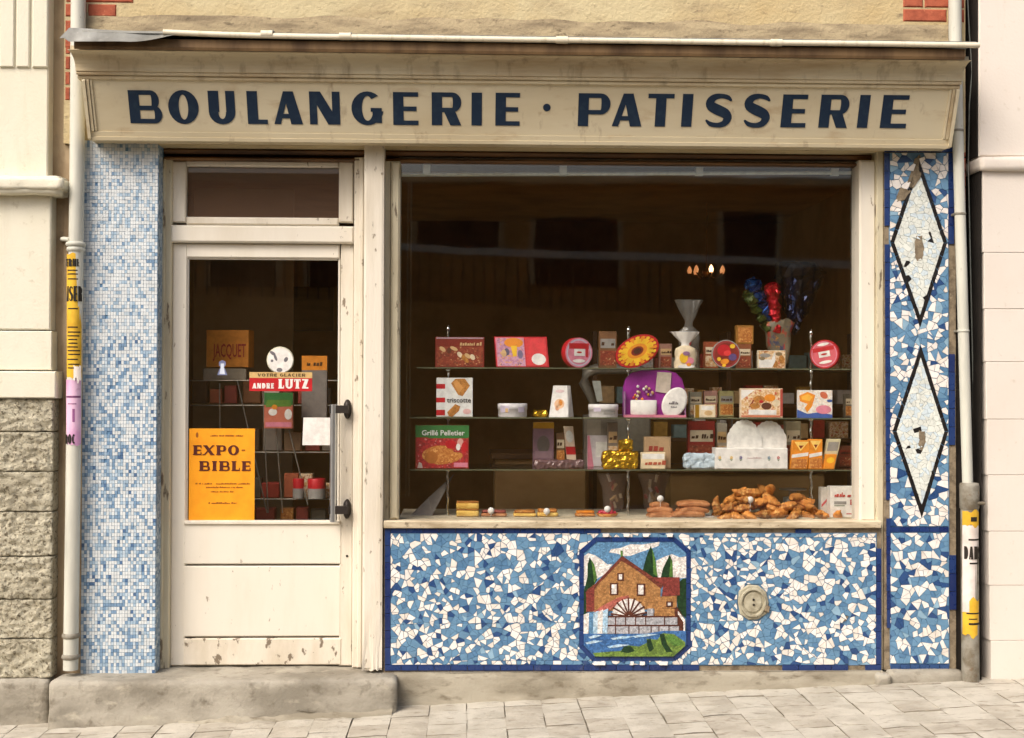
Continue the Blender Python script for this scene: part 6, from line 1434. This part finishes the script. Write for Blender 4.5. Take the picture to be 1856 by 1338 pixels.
t = thing('round_sticker', 'round white sticker with grey marks above the red strip sign', 'sticker', W(508, 677, GY)); c = W(508, 653, GY); q = MB(); rr = 24.5/F*(GY-CAM.y); q.lathe(c, [(rr, 0), (rr, .0012), (.0005, .0013)], plain(200, 196, 170), 28, 'Y'); q.lathe(c, [(rr*.93, .0014), (.0005, .0015)], white, 28, 'Y'); q.build('disc', t); q = MB()
for i, (u, v, a, b, ro) in enumerate(((-.55, .5, .25, .12, -.6), (-.35, .2, .1, .28, .4), (.42, .05, .14, .2, -.5), (-.05, -.72, .22, .16, 0), (-.6, -.05, .1, .1, 0))): q.slab([c+Vector((rr*x_, -.0016-.0001*i, rr*z_)) for x_, z_ in oval(u, v, a, b, 10, ro)], NV, .0003, plain(110, 106, 110))
q.build('print', t)
t = thing('small_sticker', 'tiny pale blue doll shaped sticker on the left of the door glass', 'sticker', W(403, 681, GY)); c = W(403, 667, GY); k = (GY-CAM.y)/F; q = MB()
q.prism([(c.x+a*k, c.z+b*k) for a, b in ((-9, -13), (9, -13), (6, -4), (3, 1), (6, 5), (6, 11), (0, 14), (-6, 11), (-6, 5), (-3, 1), (-6, -4))], GY-.0012, GY-.0002, plain(120, 126, 160)); q.build('sheet', t); q = MB(); q.prism([(c.x+a*k, c.z+b*k) for a, b in ((-5, -11), (5, -11), (3, 0), (3, 8), (-3, 8), (-3, 0))], GY-.0018, GY-.0013, plain(206, 214, 226)); q.build('print', t)
q = MB(); q.grid(lambda u, v: W(550+50*u-2*(1-v), 807-50*v, GY)+NV*(.001+.001*u), 4, 4, white); tag(q.build('notice'), 'blank white paper notice taped beside the door handle', 'notice')
# wire racks with packets behind the door
def carton2(name, label, cat, a, b, c, d, y, m, prints=(), words=(), dep=.04, rotz=0.0): return carton(name, label, cat, a, b, c, 0, m, dep, prints, words, y=y, zb=PZ(d, y, (a+c)/2), rotz=rotz)
carton2('bread_packet', 'orange-brown packet with red lettering high behind the door glass', 'packet', 375, 598, 454, 666, .50, plain(206, 128, 40), (), [('JACQUET', .16, .28, .36, .78, plain(150, 36, 26))], dep=.1, rotz=-.12)
carton2('pale_carton', 'pale grey carton under the orange-brown packet behind the door', 'carton', 368, 668, 446, 689.5, .50, plain(150, 138, 118))
carton2('salad_packet', 'green topped pink packet hanging below the red strip sign', 'packet', 479, 712, 531, 777, .36, plain(196, 112, 90, .35), [(greenc, rect(0, .66, 1, 1)), (plain(90, 130, 50), [(.05, .6), (.95, .62), (.9, .8), (.1, .8)]), (white, oval(.3, .46, .15, .1)), (orange, oval(.36, .6, .1, .07)), (white, oval(.84, .4, .13, .15)), (pinkc, rect(.05, .05, .95, .18))])
carton2('grey_packet', 'grey packet with an orange header behind the white notice', 'packet', 547, 645, 593, 758, .46, plain(132, 124, 118, .5), [(orange, rect(0, .77, 1, 1))], [('~', .2, .84, .06, .6, plain(80, 50, 20))])
wire = plain(170, 164, 150, .3, .8); rk = thing('wire_rack', 'thin wire rack standing behind the door glass', 'rack', W(500, 945, .45))
for a in (((430, 690), (484, 930)), ((398, 695), (400, 930)), ((500, 770), (512, 930)), ((524, 780), (558, 915)), ((476, 700), (486, 930))):
    q = MB(); q.tube([W(*a[0], .45), W(*a[1], .40)], .0035, wire, 6); q.build('wire', rk)
for py in (690, 735, 820, 905, 945): q = MB(); q.tube([W(345, py, .47), W(612, py, .47)], .004, wire, 6); q.tube([W(345, py, .62), W(612, py, .62)], .004, wire, 6); q.build('wire', rk)
bc2 = [pic_bisc, pic_red, pic_loaf, plain(190, 180, 166), plain(150, 50, 40), plain(110, 70, 40), plain(150, 120, 90), plain(90, 84, 70), plain(170, 90, 60), plain(120, 110, 100), plain(70, 50, 34), plain(140, 60, 50)]
for py, nm in ((735, 'top'), (820, 'middle'), (905, 'lower'), (945, 'bottom')):
    x_ = 348
    while x_ < 595:
        w_ = rnd.uniform(18, 36); h_ = rnd.uniform(20, 44) if py < 940 else rnd.uniform(14, 26); q = MB(); z0 = PZ(py, .5)+.006; q.bbox(PX(x_, .5), PX(x_+w_, .5), .5, .58, z0, z0+h_*.0029, rnd.choice(bc2), .004); tag(q.build('packet'), 'dim packet in the %s row of the wire rack behind the door' % nm, 'packet', 'packets on the wire rack'); x_ += w_+rnd.uniform(1, 12)
for i, (px, lb) in enumerate(((541, 'left'), (574, 'right'))):
    t = thing('tin_can', 'red and white tin can, the %s one of two low behind the door' % lb, 'can', W(px, 900, .42)); c = W(px, 903, .42); q = MB(); rr = (10, 16)[i]*.0029; q.lathe(c, [(rr, 0), (rr, .05)], greyc, 18); q.build('label_foot', t); q = MB(); q.lathe(c+Vector((0, 0, .0505)), [(rr*1.005, 0), (rr*1.005, .045), (rr*.95, .05)], redc, 18); q.build('label_band', t)
